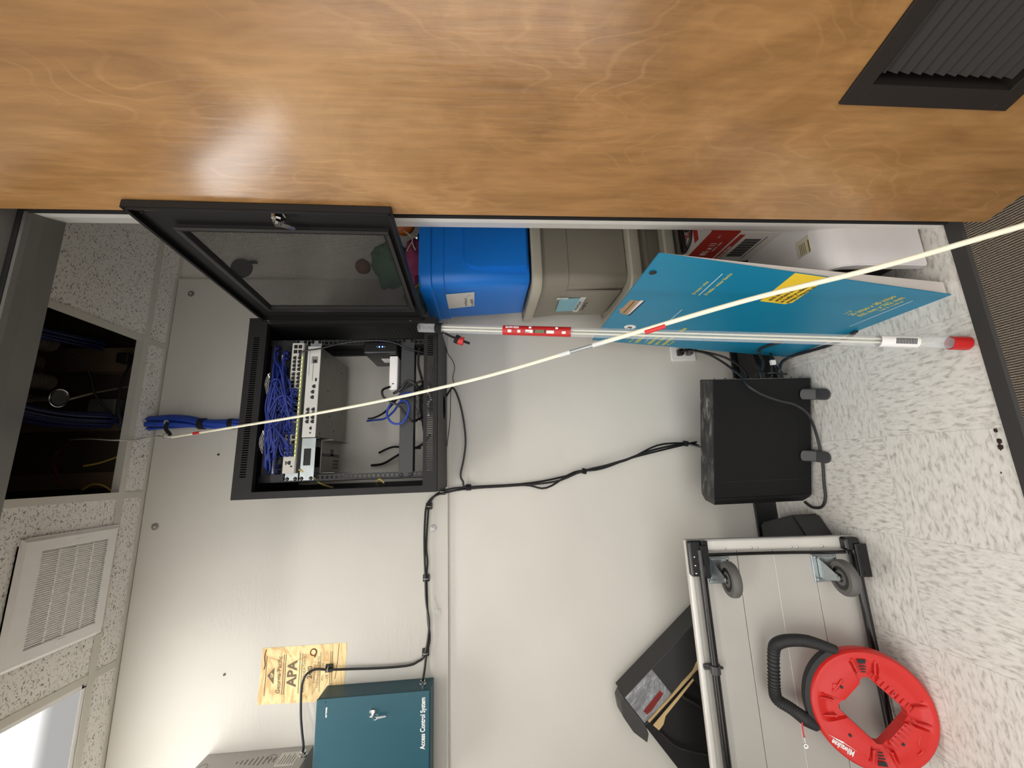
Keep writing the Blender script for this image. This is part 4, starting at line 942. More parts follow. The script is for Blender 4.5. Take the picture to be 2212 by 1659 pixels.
for k in range(10):     # trunk strands going across the top of the panel and down its left end
    x0 = .03+.01*k
    pts = [(x0+rnd.uniform(.25, .36), RY-.01, 2.0+rnd.uniform(-.03, .02)), (x0+.22, 1.355+rnd.uniform(0, .012), 1.985+rnd.uniform(-.01, .02)), (x0+.12, 1.352+rnd.uniform(0, .012), 1.995+rnd.uniform(-.02, .02)), (x0, 1.358, 1.985+rnd.uniform(-.02, .02)), (x0-.02, 1.40, 2.01)]
    b = B(); b.tube(pts, .0031, n=7, step=5); o = obj('patch_cable', b, navy, None, True, loc=pts[0]); tag(o, 'blue patch cord lying sideways across the patch panel', 'patch cord', 'sideways patch cords over the panel')

# ================================================================ RIGHT-HAND STACK OF TOTES
def rrect(cx, cy, hx, hy, r, z, k=6):
    pts = []
    for (sx, sy, a0) in ((1, 1, 0), (-1, 1, PI/2), (-1, -1, PI), (1, -1, 1.5*PI)):
        for i in range(k+1):
            a = a0+i*(PI/2)/k; pts.append(Vector((cx+sx*(hx-r)+r*math.cos(a), cy+sy*(hy-r)+r*math.sin(a), z)))
    return pts
def loft(b, rings, cap0=True, cap1=True):
    t_ = bmesh.new(); R_ = [[t_.verts.new(p) for p in r] for r in rings]; n_ = len(R_[0])
    for a, c in zip(R_, R_[1:]):
        for i in range(n_): t_.faces.new((a[i], a[(i+1) % n_], c[(i+1) % n_], c[i]))
    if cap0: t_.faces.new(R_[0])
    if cap1: t_.faces.new(R_[-1])
    b._add(t_)
TCX, TCY = 0.935, 1.470
def handle_panel(b, x, y0, y1, z0, z1, r, d, n=6):
    """raised rounded-bottom panel on the end (x = const face)"""
    pts = [(y0, z1), (y1, z1)]; pts += [(y1-r+r*math.cos(a), z0+r+r*math.sin(a)) for a in [-(PI/2)*i/n for i in range(n+1)]]; pts += [(y0+r-r*math.sin(a), z0+r-r*math.cos(a)) for a in [(PI/2)*i/n for i in range(n+1)]]
    b.prism([(x, p[0], z0+z1-p[1]) for p in pts], (-d, 0, 0), .001)
bp_ = mat('tote_blue', (16, 116, 210), 0.42)
gp_ = mat('tote_grey', (128, 122, 109), 0.45)
gl_ = mat('tote_lid_grey', (168, 162, 147), 0.42)
# blue tote, open, on top
t = thing('blue_tote', 'large blue plastic tote on top of the stack, with a white paper label', 'storage tote', (TCX, TCY, 1.108)); A = At(t)
b = B()
prof = [(.272, .158, 1.108, .03), (.277, .163, 1.112, .04), (.292, .180, 1.415, .045), (.297, .184, 1.418, .045), (.298, .185, 1.458, .045), (.306, .193, 1.462, .05), (.308, .195, 1.496, .05), (.304, .191, 1.503, .05), (.298, .185, 1.500, .045), (.290, .177, 1.46, .04), (.272, .160, 1.118, .04)]
loft(b, [rrect(TCX, TCY, hx, hy, r, z) for hx, hy, z, r in prof]); A('tub', b, bp_, True)
b = B()   # recessed-look front panel: a shallow raised step with a rounded lower left corner
x0 = .70; ya = TCY-.181
pts = [(1.20, 1.405, 0), (1.19, 1.112, 1)]
pp = [(1.185, 1.345), (x0+.045, 1.345)]+[(x0+.045-.045*math.sin(a), 1.300+.045*math.cos(a)) for a in [(PI/2)*i/6 for i in range(1, 7)]]+[(x0+.004, 1.118), (1.178, 1.118)]
def slope(z): return TCY-.1635-(.0165)*(z-1.112)/(.303)
b.prism([(x, TCY-.1865, z) for x, z in pp], (0, .028, 0), .003); A('front_panel', b, bp_)
b = B(); LXB = TCX-.286
b.prism([(.6405, 1.379, 1.421), (.6465, 1.371, 1.311), (.6465, 1.500, 1.314), (.6400, 1.513, 1.426)], (-.001, 0, 0)); lb = A('paper_label', b, mat('paper', (214, 210, 203), 0.8))
def scribble(b, o, eu, ev, w, h, nlines, seed, r=.0007):
    rnd_ = random.Random(seed); o = V(o); eu = V(eu); ev = V(ev)
    for l in range(nlines):
        pts = []; m_ = 16
        for i in range(m_): pts.append(o+eu*(w*i/m_*(1-.1*l))+ev*(-(l+.5)*h/nlines+(h/nlines*.30)*math.sin(i*2.1+rnd_.random()*1.5)*(.5+.5*rnd_.random())))
        b.tube(pts, r, n=4, step=2)
ink2 = mat('pen_ink', (38, 36, 40), 0.7)
b = B(); scribble(b, (LXB-.0085, 1.49, 1.358), (0, -1, 0), (0, 0, -1), .08, -.048, 2, 3)
b.tube([(LXB-.005, 1.395, 1.33), (LXB-.005, 1.41, 1.345), (LXB-.005, 1.40, 1.362), (LXB-.005, 1.385, 1.352)], .0006, n=4)
A('handwriting', b, ink2, parent=lb)
# grey totes with lids
def grey_tote(label, z0, z1, ztop, zcrease, cx=TCX, cy=TCY):
    t = thing('grey_tote', label, 'storage tote', (cx, cy, z0)); A = At(t)
    b = B(); h = z1-z0
    prof = [(.268, .150, z0, .03), (.274, .156, z0+.006, .04), (.286, .170, zcrease, .045), (.289, .1735, zcrease+.002, .045), (.297, .182, z1, .045)]
    loft(b, [rrect(cx, cy, hx, hy, r, z) for hx, hy, z, r in prof]); tub = A('tub', b, gp_, True)
    b = B(); prof = [(.303, .188, z1-.010, .05), (.312, .196, z1-.010, .055), (.314, .198, z1-.004, .055), (.314, .198, ztop-.006, .055), (.309, .193, ztop, .05), (.300, .184, ztop, .05), (.298, .182, ztop-.004, .05)]
    loft(b, [rrect(cx, cy, hx, hy, r, z) for hx, hy, z, r in prof]); A('lid', b, gl_, True)
    return t, A, tub
t, A, tub = grey_tote('grey lidded tote with a pale blue note, under the blue tote', .738, 1.078, 1.104, .965)
b = B(); handle_panel(b, TCX-.2845, 1.362, 1.600, .752, 1.035, .035, .0055); hp = A('end_panel', b, gp_)
b = B(); XL = TCX-.2905
b.prism([(XL-.004, 1.421, .978), (XL, 1.422, .885), (XL, 1.548, .885), (XL-.004, 1.548, .972)], (-.001, 0, 0)); lb = A('blue_note', b, mat('note_blue', (128, 176, 190), 0.7))
b = B(); scribble(b, (XL-.0062, 1.53, .905), (0, -1, 0), (0, 0, -1), .09, -.055, 2, 8, .0009); A('handwriting', b, ink2, parent=lb)
b = B(); b.box((XL-.0045, 1.412, .945), (XL-.0035, 1.43, .99)); b.box((XL-.0025, 1.41, .875), (XL-.0015, 1.56, .897)); A('tape', b, 'tape', parent=lb)
grey_tote('shallow grey lidded tote second from the bottom of the stack', .602, .712, .742, .66)
grey_tote('lowest grey tote of the stack, mostly hidden by the paper box', .0, .578, .606, .45)

# heap of things in the blue tote
def blob(name, c, r, sc, m, lab, cat, seed, amp=.18, parent=None):
    rnd_ = random.Random(seed); t_ = bmesh.new(); bmesh.ops.create_icosphere(t_, subdivisions=4, radius=1)
    from mathutils import noise
    for v in t_.verts:
        p = v.co.copy(); k = 1+amp*noise.noise(p*1.7+Vector((seed*3.1, seed, 0)))*1.6+amp*.45*noise.noise(p*5+Vector((seed, 0, seed)))
        v.co = Vector((p.x*sc[0]*k, p.y*sc[1]*k, p.z*sc[2]*k))*r+Vector(c)
    b = B(); b._add(t_); o = obj(name, b, m, parent, True, loc=None if parent else c)
    if not parent: tag(o, lab, cat)
    return o
blob('green_cloth', (.80, 1.45, 1.635), .07, (1.3, 1.1, 1.0), mat('felt_green', (72, 112, 84), .9), 'muted green stuffed cloth in the blue tote seen through the mesh door', 'cloth', 1)
blob('yellow_cloth', (.80, 1.475, 1.56), .062, (1.3, .9, .9), mat('felt_yellow', (186, 158, 60), .9), 'yellow cloth in the blue tote below the green one', 'cloth', 2)
blob('teal_cloth', (.70, 1.54, 1.545), .06, (1.0, 1.1, .9), mat('felt_teal', (92, 112, 106), .9), 'grey-green cloth slumped at the back of the blue tote', 'cloth', 5)
blob('brown_knob', (.775, 1.42, 1.735), .028, (1, 1, 1), mat('felt_brown', (112, 76, 58), .8), 'small brown ball on top of the green cloth', 'ball', 3, .05)
blob('maroon_bag', (.98, 1.40, 1.655), .06, (1.0, .9, 1.0), mat('net_maroon', (74, 38, 40), .9), 'dark maroon bag on the heap by the far corner of the mesh door', 'bag', 4)
blob('orange_ball', (.925, 1.34, 1.575), .055, (1.1, .9, .9), mat('ball_orange', (168, 84, 30), .55), 'orange-brown ball resting in the blue tote beside the jamb', 'ball', 6, .06)
blob('plum_cloth', (.765, 1.355, 1.520), .055, (1.6, .8, .8), mat('cloth_plum', (120, 44, 76), .85), 'plum red cloth spilling over the rim of the blue tote', 'cloth', 7, .25)
b = B(); b.sph((.832, 1.31, 1.515), .014); o = obj('metal_ball', b, chrome, None, True, loc=(.832, 1.31, 1.515)); tag(o, 'small shiny metal ball at the rim of the blue tote', 'ball')
b = B(); b.tube([(.85, 1.30, 1.56), (.835, 1.29, 1.545), (.82, 1.288, 1.53), (.79, 1.284, 1.525), (.765, 1.282, 1.515)], .0024); b.tube([(.80, 1.286, 1.527), (.775, 1.284, 1.540), (.76, 1.283, 1.545)], .0018); o = obj('white_string', b, mat('string', (176, 164, 150), .8), None, True); tag(o, 'off-white string trailing over the rim of the blue tote', 'string')
c = V((.935, 1.728, 2.372)); t = thing('oval_wall_fitting', 'black oval fitting on the wall seen through the upper mesh door', 'fitting', c); A = At(t)
b = B(); b.lathe([(.048, 0), (.048, .006), (.038, .020), (.0, .026)], V((c.x, YB, c.z)), (0, -1, 0), 28); A('cap', b, mat('cap_black', (26, 26, 26), .5), True)
b = B(); b.box(c+V(.02, -.012, -.07), c+V(.032, .004, -.03), .003); A('lug', b, blackg)

# ---- carton of copy paper with a black cable coil on it
t = thing('paper_box', 'white and red copy paper carton lettered with its sheet size', 'carton', (.94, 1.22, .302)); A = At(t)
b = B(); b.box((.72, 1.085, .302), (1.16, 1.268, .542), .002); pb = A('carton', b, mat('carton_white', (206, 200, 192), .75))
red = mat('carton_red', (170, 42, 30), .6)
b = B(); b.box((.7190, 1.0845, .445), (.7205, 1.262, .5425)); b.box((.7190, 1.0842, .445), (.90, 1.0855, .5425)); b.box((.7192, 1.100, .418), (.7205, 1.258, .436)); b.box((.735, 1.0842, .325), (1.15, 1.0855, .385)); b.box((.74, 1.16, .5415), (1.15, 1.185, .5425))
A.each('red_band', b, red, parent=pb)
b = B(); b.text('8½ x 11', (.7184, 1.228, .486), (0, -1, 0), ez, .030, bold=.0008, squash=.8); A('white_print', b, tw, parent=pb); b = B(); b.text('in.', (.7184, 1.118, .497), (0, -1, 0), ez, .015); A('white_print', b, tw, parent=pb); b = B(); b.text('letter size', (.7184, 1.200, .470), (0, -1, 0), ez, .014); A('white_print', b, tw, parent=pb); b = B(); b.text('MADE IN THE USA', (.7184, 1.262, .4225), (0, -1, 0), ez, .0115, bold=.0003); A('white_print', b, print_w if False else tw, parent=pb)
b = B()
for i in range(22):
    y = 1.235-i*.0052; b.box((.7188, y-.0012-(i % 3)*.0006, .345), (.7199, y+.0008, .402))
b.text('75% recycled', (.7185, 1.26, .407), (0, -1, 0), ez, .010); b.box((.7188, 1.11, .333), (.7199, 1.25, .3345))
A('barcode', b, ink2, parent=pb)
b = B(); b.text('red k', (.80, 1.19, .5428), (0, 1, 0), (-1, 0, 0), .04, bold=.001); b.text('& ROUS', (.90, 1.19, .5428), (0, 1, 0), (-1, 0, 0), .03, bold=.001); A('red_print', b, red, parent=pb)
b = B(); z = .548
b.tube([(.90, 1.255, z), (.83, 1.262, z), (.77, 1.26, z), (.745, 1.25, z+.004), (.735, 1.235, z+.006), (.75, 1.222, z+.01), (.84, 1.225, z+.01), (.92, 1.235, z+.01)], .0048)
b.tube([(.90, 1.24, z), (.80, 1.248, z), (.75, 1.238, z), (.743, 1.22, z+.003), (.762, 1.20, z), (.80, 1.185, z), (.86, 1.17, z+.002), (.92, 1.16, z)], .0048)
b.tube([(.90, 1.20, z+.008), (.84, 1.215, z+.008), (.80, 1.205, z+.008), (.80, 1.185, z+.008), (.85, 1.16, z+.006), (.92, 1.14, z)], .0048)
o = obj('cable_coil', b, mat('cord_maroonblack', (26, 12, 14), .5), None, True, loc=(.82, 1.24, z)); tag(o, 'black cable loops lying on top of the copy paper carton', 'cable')

# ---- white-topped appliance under the carton
t = thing('white_appliance', 'white rounded plastic appliance standing on the floor under the paper carton', 'appliance', (.76, 1.15, 0)); A = At(t)
b = B(); ox = [(.936, .014), (.934, .10), (.936, .235), (.942, .265), (.958, .288), (.985, .300), (1.36, .301), (1.36, .285), (.99, .284), (.972, .272), (.966, .255), (.962, .014)]
b.prism([(.522, min(y, 1.262), z) for y, z in ox], (.45, 0, 0), .003); sl = A('cover', b, mat('appliance_white', (222, 218, 216), .35), True)
b = B(); b.box((.560, .966, .004), (.968, 1.262, .284), .004); A('body', b, mat('appliance_dark', (38, 36, 36), .6))
b = B(); b.box((.600, .998, .3005), (.655, 1.010, .3018)); b.box((.600, 1.010, .3005), (.655, 1.045, .3016)); lb = A('warning_label', b, mat('label_cream', (206, 200, 176), .6), parent=sl)
b = B(); b.box((.602, .9985, .3019), (.64, 1.0035, .3023)); [b.box((.604, 1.014+k*.006, .3017), (.64, 1.016+k*.006, .3021)) for k in range(4)]; A('label_print', b, mat('label_olive', (120, 108, 44), .7), parent=lb)

# ================================================================ EASEL PAD
PB = [Vector(p) for p in ((.420, .914, 0.0), (.412, 1.505, 0.0), (.536, 1.622, .802), (.542, .917, .816))]
def padp(s, v, off=0.0):
    """s in metres from the near edge, v in metres up; off outward to the room"""
    a = s/.686; c = v/.823; c = max(min(c, 1), 0)
    p = PB[0]*(1-a)*(1-c)+PB[1]*a*(1-c)+PB[2]*a*c+PB[3]*(1-a)*c
    return p+Vector((-.986, -.02, .147))*(off-.006*math.sin(a*PI)*math.sin(c*PI)*0)
t = thing('easel_pad', 'teal blue cardboard easel pad package leaning beside the tote stack', 'easel pad', (.45, 1.20, 0)); A = At(t)
def padsheet(off0, off1, nx=12, nz=14, shr=0.0, swell=0.0):
    b = B(); t_ = bmesh.new(); F = []; K = []
    for j in range(nz+1):
        rf, rk_ = [], []
        for i in range(nx+1):
            s = shr+(.686-2*shr)*i/nx; v = shr+(.823-2*shr)*j/nz; sw_ = swell*(1-v/.823)**1.2
            rf.append(t_.verts.new(padp(s, v, off0))); q = padp(s, v, off0)+Vector((.986, .02, 0))*(off1+sw_); rk_.append(t_.verts.new(q))
        F.append(rf); K.append(rk_)
    for j in range(nz):
        for i in range(nx):
            t_.faces.new((F[j][i], F[j][i+1], F[j+1][i+1], F[j+1][i])); t_.faces.new((K[j][i], K[j+1][i], K[j+1][i+1], K[j][i+1]))
    for i in range(nx):
        t_.faces.new((F[0][i], K[0][i], K[0][i+1], F[0][i+1])); t_.faces.new((F[nz][i], F[nz][i+1], K[nz][i+1], K[nz][i]))
    for j in range(nz):
        t_.faces.new((F[j][0], F[j+1][0], K[j+1][0], K[j][0])); t_.faces.new((F[j][nx], K[j][nx], K[j+1][nx], F[j+1][nx]))
    b._add(t_); return b
tealc = mat('cover_teal', (16, 124, 160), .38)
cv = A('front_cover', padsheet(0, .0025), tealc, True)
A('paper_block', padsheet(-.0028, .004, shr=.006, swell=.034), mat('pad_paper', (206, 198, 190), .8), True)
def ptext(b, txt, s, v, size, bold=0.0, squash=.85, off=.0006, rot=None): b.text(txt, None or (0, 0, 0), (1, 0, 0), (0, 1, 0), size, deform=lambda x, y: padp(s-x, v+y, off), squash=squash, bold=bold)
yel = mat('print_yellow', (214, 204, 92), .6)
b = B()
for txt, s_, v_, z_, bo in (('20% recycled content', .672, .662, .0145, .0002), ('restickable easel pad', .672, .631, .030, .0008), ('tableau-papier', .672, .578, .026, .0008), ('pour chevalet', .672, .549, .026, .0008), ('repositionnable  feuilles', .672, .520, .026, .0008), ('30 % recyclé', .672, .500, .0145, .0002),
        ('20 sheets • white', .190, .628, .0145, .0002), ('20 feuilles • couleur blanche', .186, .592, .0145, .0002),
        ('25 in/po x 30 in/po', .205, .112, .024, .0006), ('635 mm x 762 mm', .205, .086, .024, .0006), ('5.29 ft² / 0.48 m²', .150, .068, .014, .0002), ('2 x 20', .20, .138, .013, .0002)):
    b = B(); ptext(b, txt, s_, v_, z_, bo); A('printed_line', b, yel, parent=cv)
def pquad(b, pts, off=.0005):
    vs = [b.bm.verts.new(padp(s, v, off)) for s, v in pts]; b.bm.faces.new(vs)
b = B()
pquad(b, [(.66, .6045), (.304, .6115), (.304, .6135), (.66, .6065)]); pquad(b, [(.192, .612), (.053, .6165), (.053, .6185), (.192, .614)]); pquad(b, [(.292, .051), (.06, .052), (.06, .054), (.292, .053)])
pquad(b, [(.392, .774), (.385, .765), (.27, .757), (.27, .767)])
A.each('white_line', b, tw, parent=cv)
b = B(); pquad(b, [(.182, .425), (.0, .447), (.0, .352), (.166, .333), (.182, .345)]); lb = A('yellow_flash', b, mat('flash_yellow', (238, 202, 48), .6), parent=cv)
b = B(); ptext(b, 'stick almost', .170, .398, .018, .0004, off=.001); ptext(b, 'anywhere sheet', .170, .379, .018, .0004, off=.001); ptext(b, 'les feuilles se collent', .174, .360, .0165, .0004, .8, off=.001); ptext(b, "presque n'importe où", .172, .343, .0165, .0004, .8, off=.001); A('black_print', b, ink2, parent=lb)
b = B(); n_ = 20; pquad(b, [(.502+.022*math.cos(2*PI*i/n_), .722+.022*math.sin(2*PI*i/n_)) for i in range(n_)]); lg = A('round_mark', b, tw, parent=cv)
b = B(); ptext(b, '20', .517, .714, .022, .001, off=.001); A('mark_print', b, ink2, parent=lg)
b = B(); pquad(b, [(.395, .770), (.275, .762), (.275, .800), (.345, .806), (.352, .815), (.362, .806), (.385, .800)]); ic = A('carry_icon', b, mat('icon_tan', (168, 138, 104), .7), parent=cv)
b = B(); pquad(b, [(.398, .760), (.27, .752), (.27, .756), (.398, .766)], .001); pquad(b, [(.38, .787), (.28, .783), (.28, .786), (.38, .790)], .001); A('icon_lines', b, ink2, parent=ic)
b = B(); c = padp(.093, .800, .002); b.sph(c, .011, (.18, 1.0, 1.0)); A('handle_hole', b, mat('hole_grommet', (40, 36, 34), .6), True)

# ================================================================ OUTLET, COMPUTER AND ITS CABLES
t = thing('wall_outlet', 'white outlet plate low on the back wall behind the easel pad', 'outlet', (.50, 1.73, .335)); A = At(t)
b = B(); b.box((.465, 1.727, .275), (.537, YB, .395), .003); pl = A('cover_plate', b, white)
b = B(); b.box((.485, 1.7255, .342), (.517, 1.728, .372), .004); b.box((.485, 1.7255, .298), (.517, 1.728, .328), .004); A('receptacle', b, mat('recept', (205, 200, 192), .5), parent=pl)
for c, lab in (((.500, 1.712, .357), 'black plug in the upper socket of the white outlet'), ((.502, 1.712, .313), 'grey plug in the lower socket of the white outlet')):
    b = B(); b.box(V(c)+V(-.015, -.016, -.012), V(c)+V(.015, .013, .012), .005, seg=3); b.cyl(V(c)+V(0, -.012, 0), V(c)+V(-.004, -.045, -.010), .007, .0045, n=12)
    o = obj('power_plug', b, cord if c[2] > .33 else mat('plug_grey', (84, 82, 78), .5), None, True, loc=c); tag(o, lab, 'plug')
ang = math.atan2(.100, .440)
pex = Vector((-math.cos(ang), math.sin(ang), 0)); pey = Vector((math.sin(ang), math.cos(ang), 0))
PCt = thing('desktop_computer', 'slim black desktop computer standing on edge against the back wall', 'computer', (.298, 1.398, 0.0), (pex, pey, (0, 0, 1)))
b = B(); PH = .415; PL = .452
b.box((0, .0, .018), (PL, .088, PH), .002); cs = obj('case', b, mat('pc_black', (15, 15, 16), .6, spec=.25, bump=.04, bscale=700), PCt)
b = B(); b.prism([(PL, 0.0, .018), (PL+.026, .016, .030), (PL+.030, .030, .032), (PL+.030, .088, .032), (PL, .088, .018)], (0, 0, 0.0001)) if False else None
t_ = bmesh.new(); rings = []
for (x, y0, z0, z1) in ((PL, 0.0, .018, PH), (PL+.012, .004, .024, PH-.004), (PL+.034, .026, .034, PH-.016)):
    rings.append([t_.verts.new((x, y0, z0)), t_.verts.new((x, .088, z0)), t_.verts.new((x, .088, z1)), t_.verts.new((x, y0, z1))])
for a, c in zip(rings, rings[1:]):
    for i in range(4): t_.faces.new((a[i], a[(i+1) % 4], c[(i+1) % 4], c[i]))
t_.faces.new(rings[-1]); b._add(t_); obj('front_bezel', b, mat('bezel_black', (22, 22, 23), .4), PCt)
m, nt, bb, tc, N, Lk = nodes_of('dusty_black', .6)
n1 = N('ShaderNodeTexNoise', Scale=16.0, Detail=6.0, Roughness=.6, Distortion=.6); Lk(mapping(N, Lk, tc.outputs['Object'], (1, 3, 1)), n1.inputs['Vector'])
rp = ramp(nt, [(.45, (30, 30, 31)), (.57, (64, 63, 62)), (.75, (140, 138, 134))]); Lk(n1.outputs['Fac'], rp.inputs['Fac']); Lk(rp.outputs['Color'], bb.inputs['Base Color'])
b = B(); b.box((.002, .001, PH), (PL, .087, PH+.0008)); obj('top_cover', b, 'dusty_black', PCt)
b = B()
for z in (.03, .07, .115, .16, .20, .235, .27, .30, .345, .385): b.cyl((-.005, .03+.02*random.random(), z), (.002, .04, z), .003, n=8)
b.box((-.002, .004, .02), (0, .085, PH-.002)); obj('rear_plate', b, mat('rear_metal', (120, 120, 118), .4, .7), PCt)
b = B(); b.box((.0, -.0006, .05), (.012, .0, .38)) if False else b.box((.39, -.0008, .04), (.392, 0, .38)); b.box((.06, -.0008, .065), (.40, .0, .066)); obj('panel_seam', b, mat('seam', (14, 14, 14), .6), PCt)
for fx in (.062, .300):
    b = B(); n_ = 10; pts = []
    W = .021
    for i in range(n_+1):
        a = PI*i/n_; pts.append((fx+W*math.cos(a), .012+.021*math.sin(a)*0-0.0, .074+W*.9*math.sin(a)))
    lo_ = [(fx-W*math.cos(PI*i/n_), -.052-.021*math.sin(PI*i/n_), .010) for i in range(n_+1)]
    up_ = [(fx+W*math.cos(PI*i/n_), -.004-.002*math.sin(PI*i/n_), .052+.016*math.sin(PI*i/n_)) for i in range(n_+1)]
    t_ = bmesh.new(); mid = [(fx+W, -.024, .024), (fx-W, -.024, .024)]
    A1 = [t_.verts.new(p) for p in up_]; B1 = [t_.verts.new(p) for p in reversed(lo_)]
    m1 = [t_.verts.new((up_[i][0], -.026, .022)) for i in range(n_+1)]
    for i in range(n_): t_.faces.new((A1[i], A1[i+1], m1[i+1], m1[i])); t_.faces.new((m1[i], m1[i+1], B1[i+1], B1[i]))
    r_ = bmesh.ops.extrude_face_region(t_, geom=t_.faces[:])
    for e_ in r_['geom']:
        if isinstance(e_, bmesh.types.BMVert): e_.co += Vector((0, .004, -.010))
    b = B(); b._add(t_); b.box((fx-W, .0, .004), (fx+W, .086, .018), .003); obj('stand_foot', b, mat('foot_grey', (58, 58, 59), .4), PCt, True)
cables = [
 ('power_cable', [(0.506,1.700,0.350), (0.491,1.660,0.318), (0.463,1.620,0.279), (0.416,1.580,0.246), (0.358,1.500,0.255), (0.316,1.420,0.286), (0.270,1.380,0.293), (0.234,1.375,0.248), (0.207,1.372,0.182), (0.192,1.370,0.131), (0.163,1.372,0.089), (0.122,1.399,0.045), (0.053,1.427,0.012), (-0.025,1.431,0.008), (-0.103,1.443,0.008), (-0.154,1.449,0.008), (-0.189,1.474,0.008), (-0.195,1.519,0.008), (-0.177,1.553,0.008)], .005, 'black cord draped down the side of the computer and along the floor'),
 ('power_cable', [(0.510,1.700,0.339), (0.486,1.660,0.275), (0.452,1.620,0.216), (0.408,1.580,0.184), (0.367,1.540,0.180), (0.328,1.500,0.200)], .005, 'black cord arching from the outlet to the back of the computer'),
 ('power_cable', [(0.316,1.460,0.191), (0.342,1.440,0.181), (0.382,1.450,0.161), (0.423,1.470,0.155), (0.434,1.440,0.165), (0.426,1.335,0.160)], .0055, 'black cord looping from the computer back behind the clear tube'),
 ('power_cable', [(0.312,1.440,0.115), (0.343,1.420,0.120), (0.389,1.479,0.050), (0.406,1.460,0.015), (0.403,1.385,0.010), (0.399,1.302,0.010), (0.403,1.227,0.008), (0.415,1.189,0.008)], .006, 'thick black cord lying on the floor towards the easel pad'),
 ('power_cable', [(0.315,1.450,0.134), (0.353,1.450,0.129), (0.397,1.470,0.107), (0.443,1.500,0.080)], .005, 'black cord with a white tag behind the computer'),
 ('power_cable', [(0.323,1.480,0.165), (0.330,1.440,0.154), (0.327,1.430,0.123), (0.323,1.430,0.085)], .004, 'short black cord bridging the plugs behind the computer'),
]
for nm, pts, r, lab in cables: cable(nm, pts, r, lab, mat('cord_grey', (38, 38, 40), .45))
b = B(); c = V((0.375,1.440,0.128)); b.box(c-V(.012, .006, .010), c+V(.008, .006, .010), .002); o = obj('cable_tag', b, white, None, loc=c); tag(o, 'small white cable tag behind the computer', 'tag')
t = thing('connector_plug', 'black plugs pushed into the back edge of the computer', 'plug', (.31, 1.44, .14)); A = At(t)
for z in (.115, .19):
    b = B(); b.box((.302, 1.425, z-.012), (.338, 1.455, z+.014), .005, seg=3); b.cyl((.338, 1.44, z), (.365, 1.445, z+.004), .009, .006, n=12); A('plug_body', b, cord, True)
b = B(); b.prism([(.33, 1.56, 0.0), (.50, 1.60, 0.0), (.50, 1.70, 0), (.30, 1.70, 0)], (0, 0, .09), .004); o = obj('power_brick', b, mat('brick_black', (24, 24, 26), .5), None, loc=(.4, 1.64, 0)); tag(o, 'black power unit on the floor behind the computer by the outlet', 'power unit')

# ================================================================ CLEAR TUBE OF RODS
TB = V((.278, .906, .004)); TT = V((.482, 1.302, 1.502)); td = (TT-TB).normalized(); TL = (TT-TB).length
t = thing('rod_tube', 'clear plastic tube of white rods with a red end cap, leaning on the cabinet', 'tube', TB); A = At(t)
def tp(d): return TB+td*d
b = B(); b.cyl(tp(.02), tp(TL), .0155, n=28, caps=False); b.cyl(tp(TL), tp(.02), .0140, n=28, caps=False); tu = A('tube', b, 'clear_tube', True)
b = B(); b.lathe([(.0175, 0), (.0185, .006), (.0178, .04), (.0160, .041), (.0160, .012), (0, .010)], TB, td, 28); A('end_cap', b, mat('cap_red', (190, 32, 32), .4), True)
rodm = mat('rod_white', (220, 218, 200), .45)
sx = td.orthogonal().normalized(); sy = td.cross(sx)
for k, (a, c) in enumerate(((.004, .004), (-.005, .002), (.001, -.006))):
    b = B(); b.cyl(tp(.10)+sx*a+sy*c, tp(TL-.07)+sx*a+sy*c, .0032, n=10); A('spare_rod', b, rodm, True, parent=tu)
d0 = [.0]
def tubeband(u0, u1, m, name, a0=0, a1=2*PI, r=.0159, n=28):
    b = B(); t_ = bmesh.new(); prev = None
    for i in range(n+1):
        a = a0+(a1-a0)*i/n; q = sx*math.cos(a)*r+sy*math.sin(a)*r
        cur = (t_.verts.new(tp(u0)+q), t_.verts.new(tp(u1)+q))
        if prev: t_.faces.new((prev[0], cur[0], cur[1], prev[1]))
        prev = cur
    b._add(t_); return A(name, b, m, True, parent=tu)
tubeband(1.045, 1.265, MATS['cap_red'], 'red_sleeve')
tubeband(.115, .205, white, 'white_label', r=.0160)
# which way the tube's label faces: out of the closet and a little left
face = (V((-.25, -1, .1))-td*V((-.25, -1, .1)).dot(td)).normalized(); side = td.cross(face).normalized()
def tl(b, u, s, w, h): b.prism([tp(u)+face*.0163+side*s*.9, tp(u)+face*.0163+side*(s+w), tp(u+h)+face*.0163+side*(s+w), tp(u+h)+face*.0163+side*s*.9], face*.0006)
b = B(); tl(b, 1.165, -.009, .011, .024); tl(b, 1.097, -.009, .010, .024); tl(b, 1.205, -.009, .010, .010); tl(b, 1.235, -.009, .010, .012); tl(b, 1.06, -.009, .009, .012)
b.text('GLOW ROD', tp(1.255)+face*.0164-side*(-.006), -td, side, .008, bold=.0003) ; tl(b, 1.17, .007, .005, .008); tl(b, 1.085, .007, .005, .008)
A('sleeve_print', b, tw, parent=tu)
b = B(); tl(b, 1.128, -.008, .010, .030); A('sleeve_picture', b, mat('pic_green', (92, 122, 84), .6), parent=tu)
b = B(); tl(b, 1.124, -.009, .013, .003); tl(b, 1.158, -.009, .013, .003); tl(b, 1.175, -.008, .003, .015)
for k in range(14): tl(b, .125+k*.0035, -.008, .016, .0018)
A('dark_print', b, ink2, parent=tu)
b = B(); b.lathe([(.0165, -.010), (.0185, -.010), (.0185, .012), (.0165, .012)], tp(TL-.075), td, 24); b.tube([tp(TL-.085)+V(-.012, -.004, 0), tp(TL-.105)+V(-.022, .01, -.005), tp(TL-.125)+V(-.030, .016, -.012)], .004); A('strap', b, velcro, True)
b = B(); c = tp(TL-.13)+V(-.034, .02, -.008); b.lathe([(.0135, 0), (.014, .020), (.0, .022)], c, (-.25, 0, -1), 16); A('hanging_cap', b, MATS['cap_red'], True)
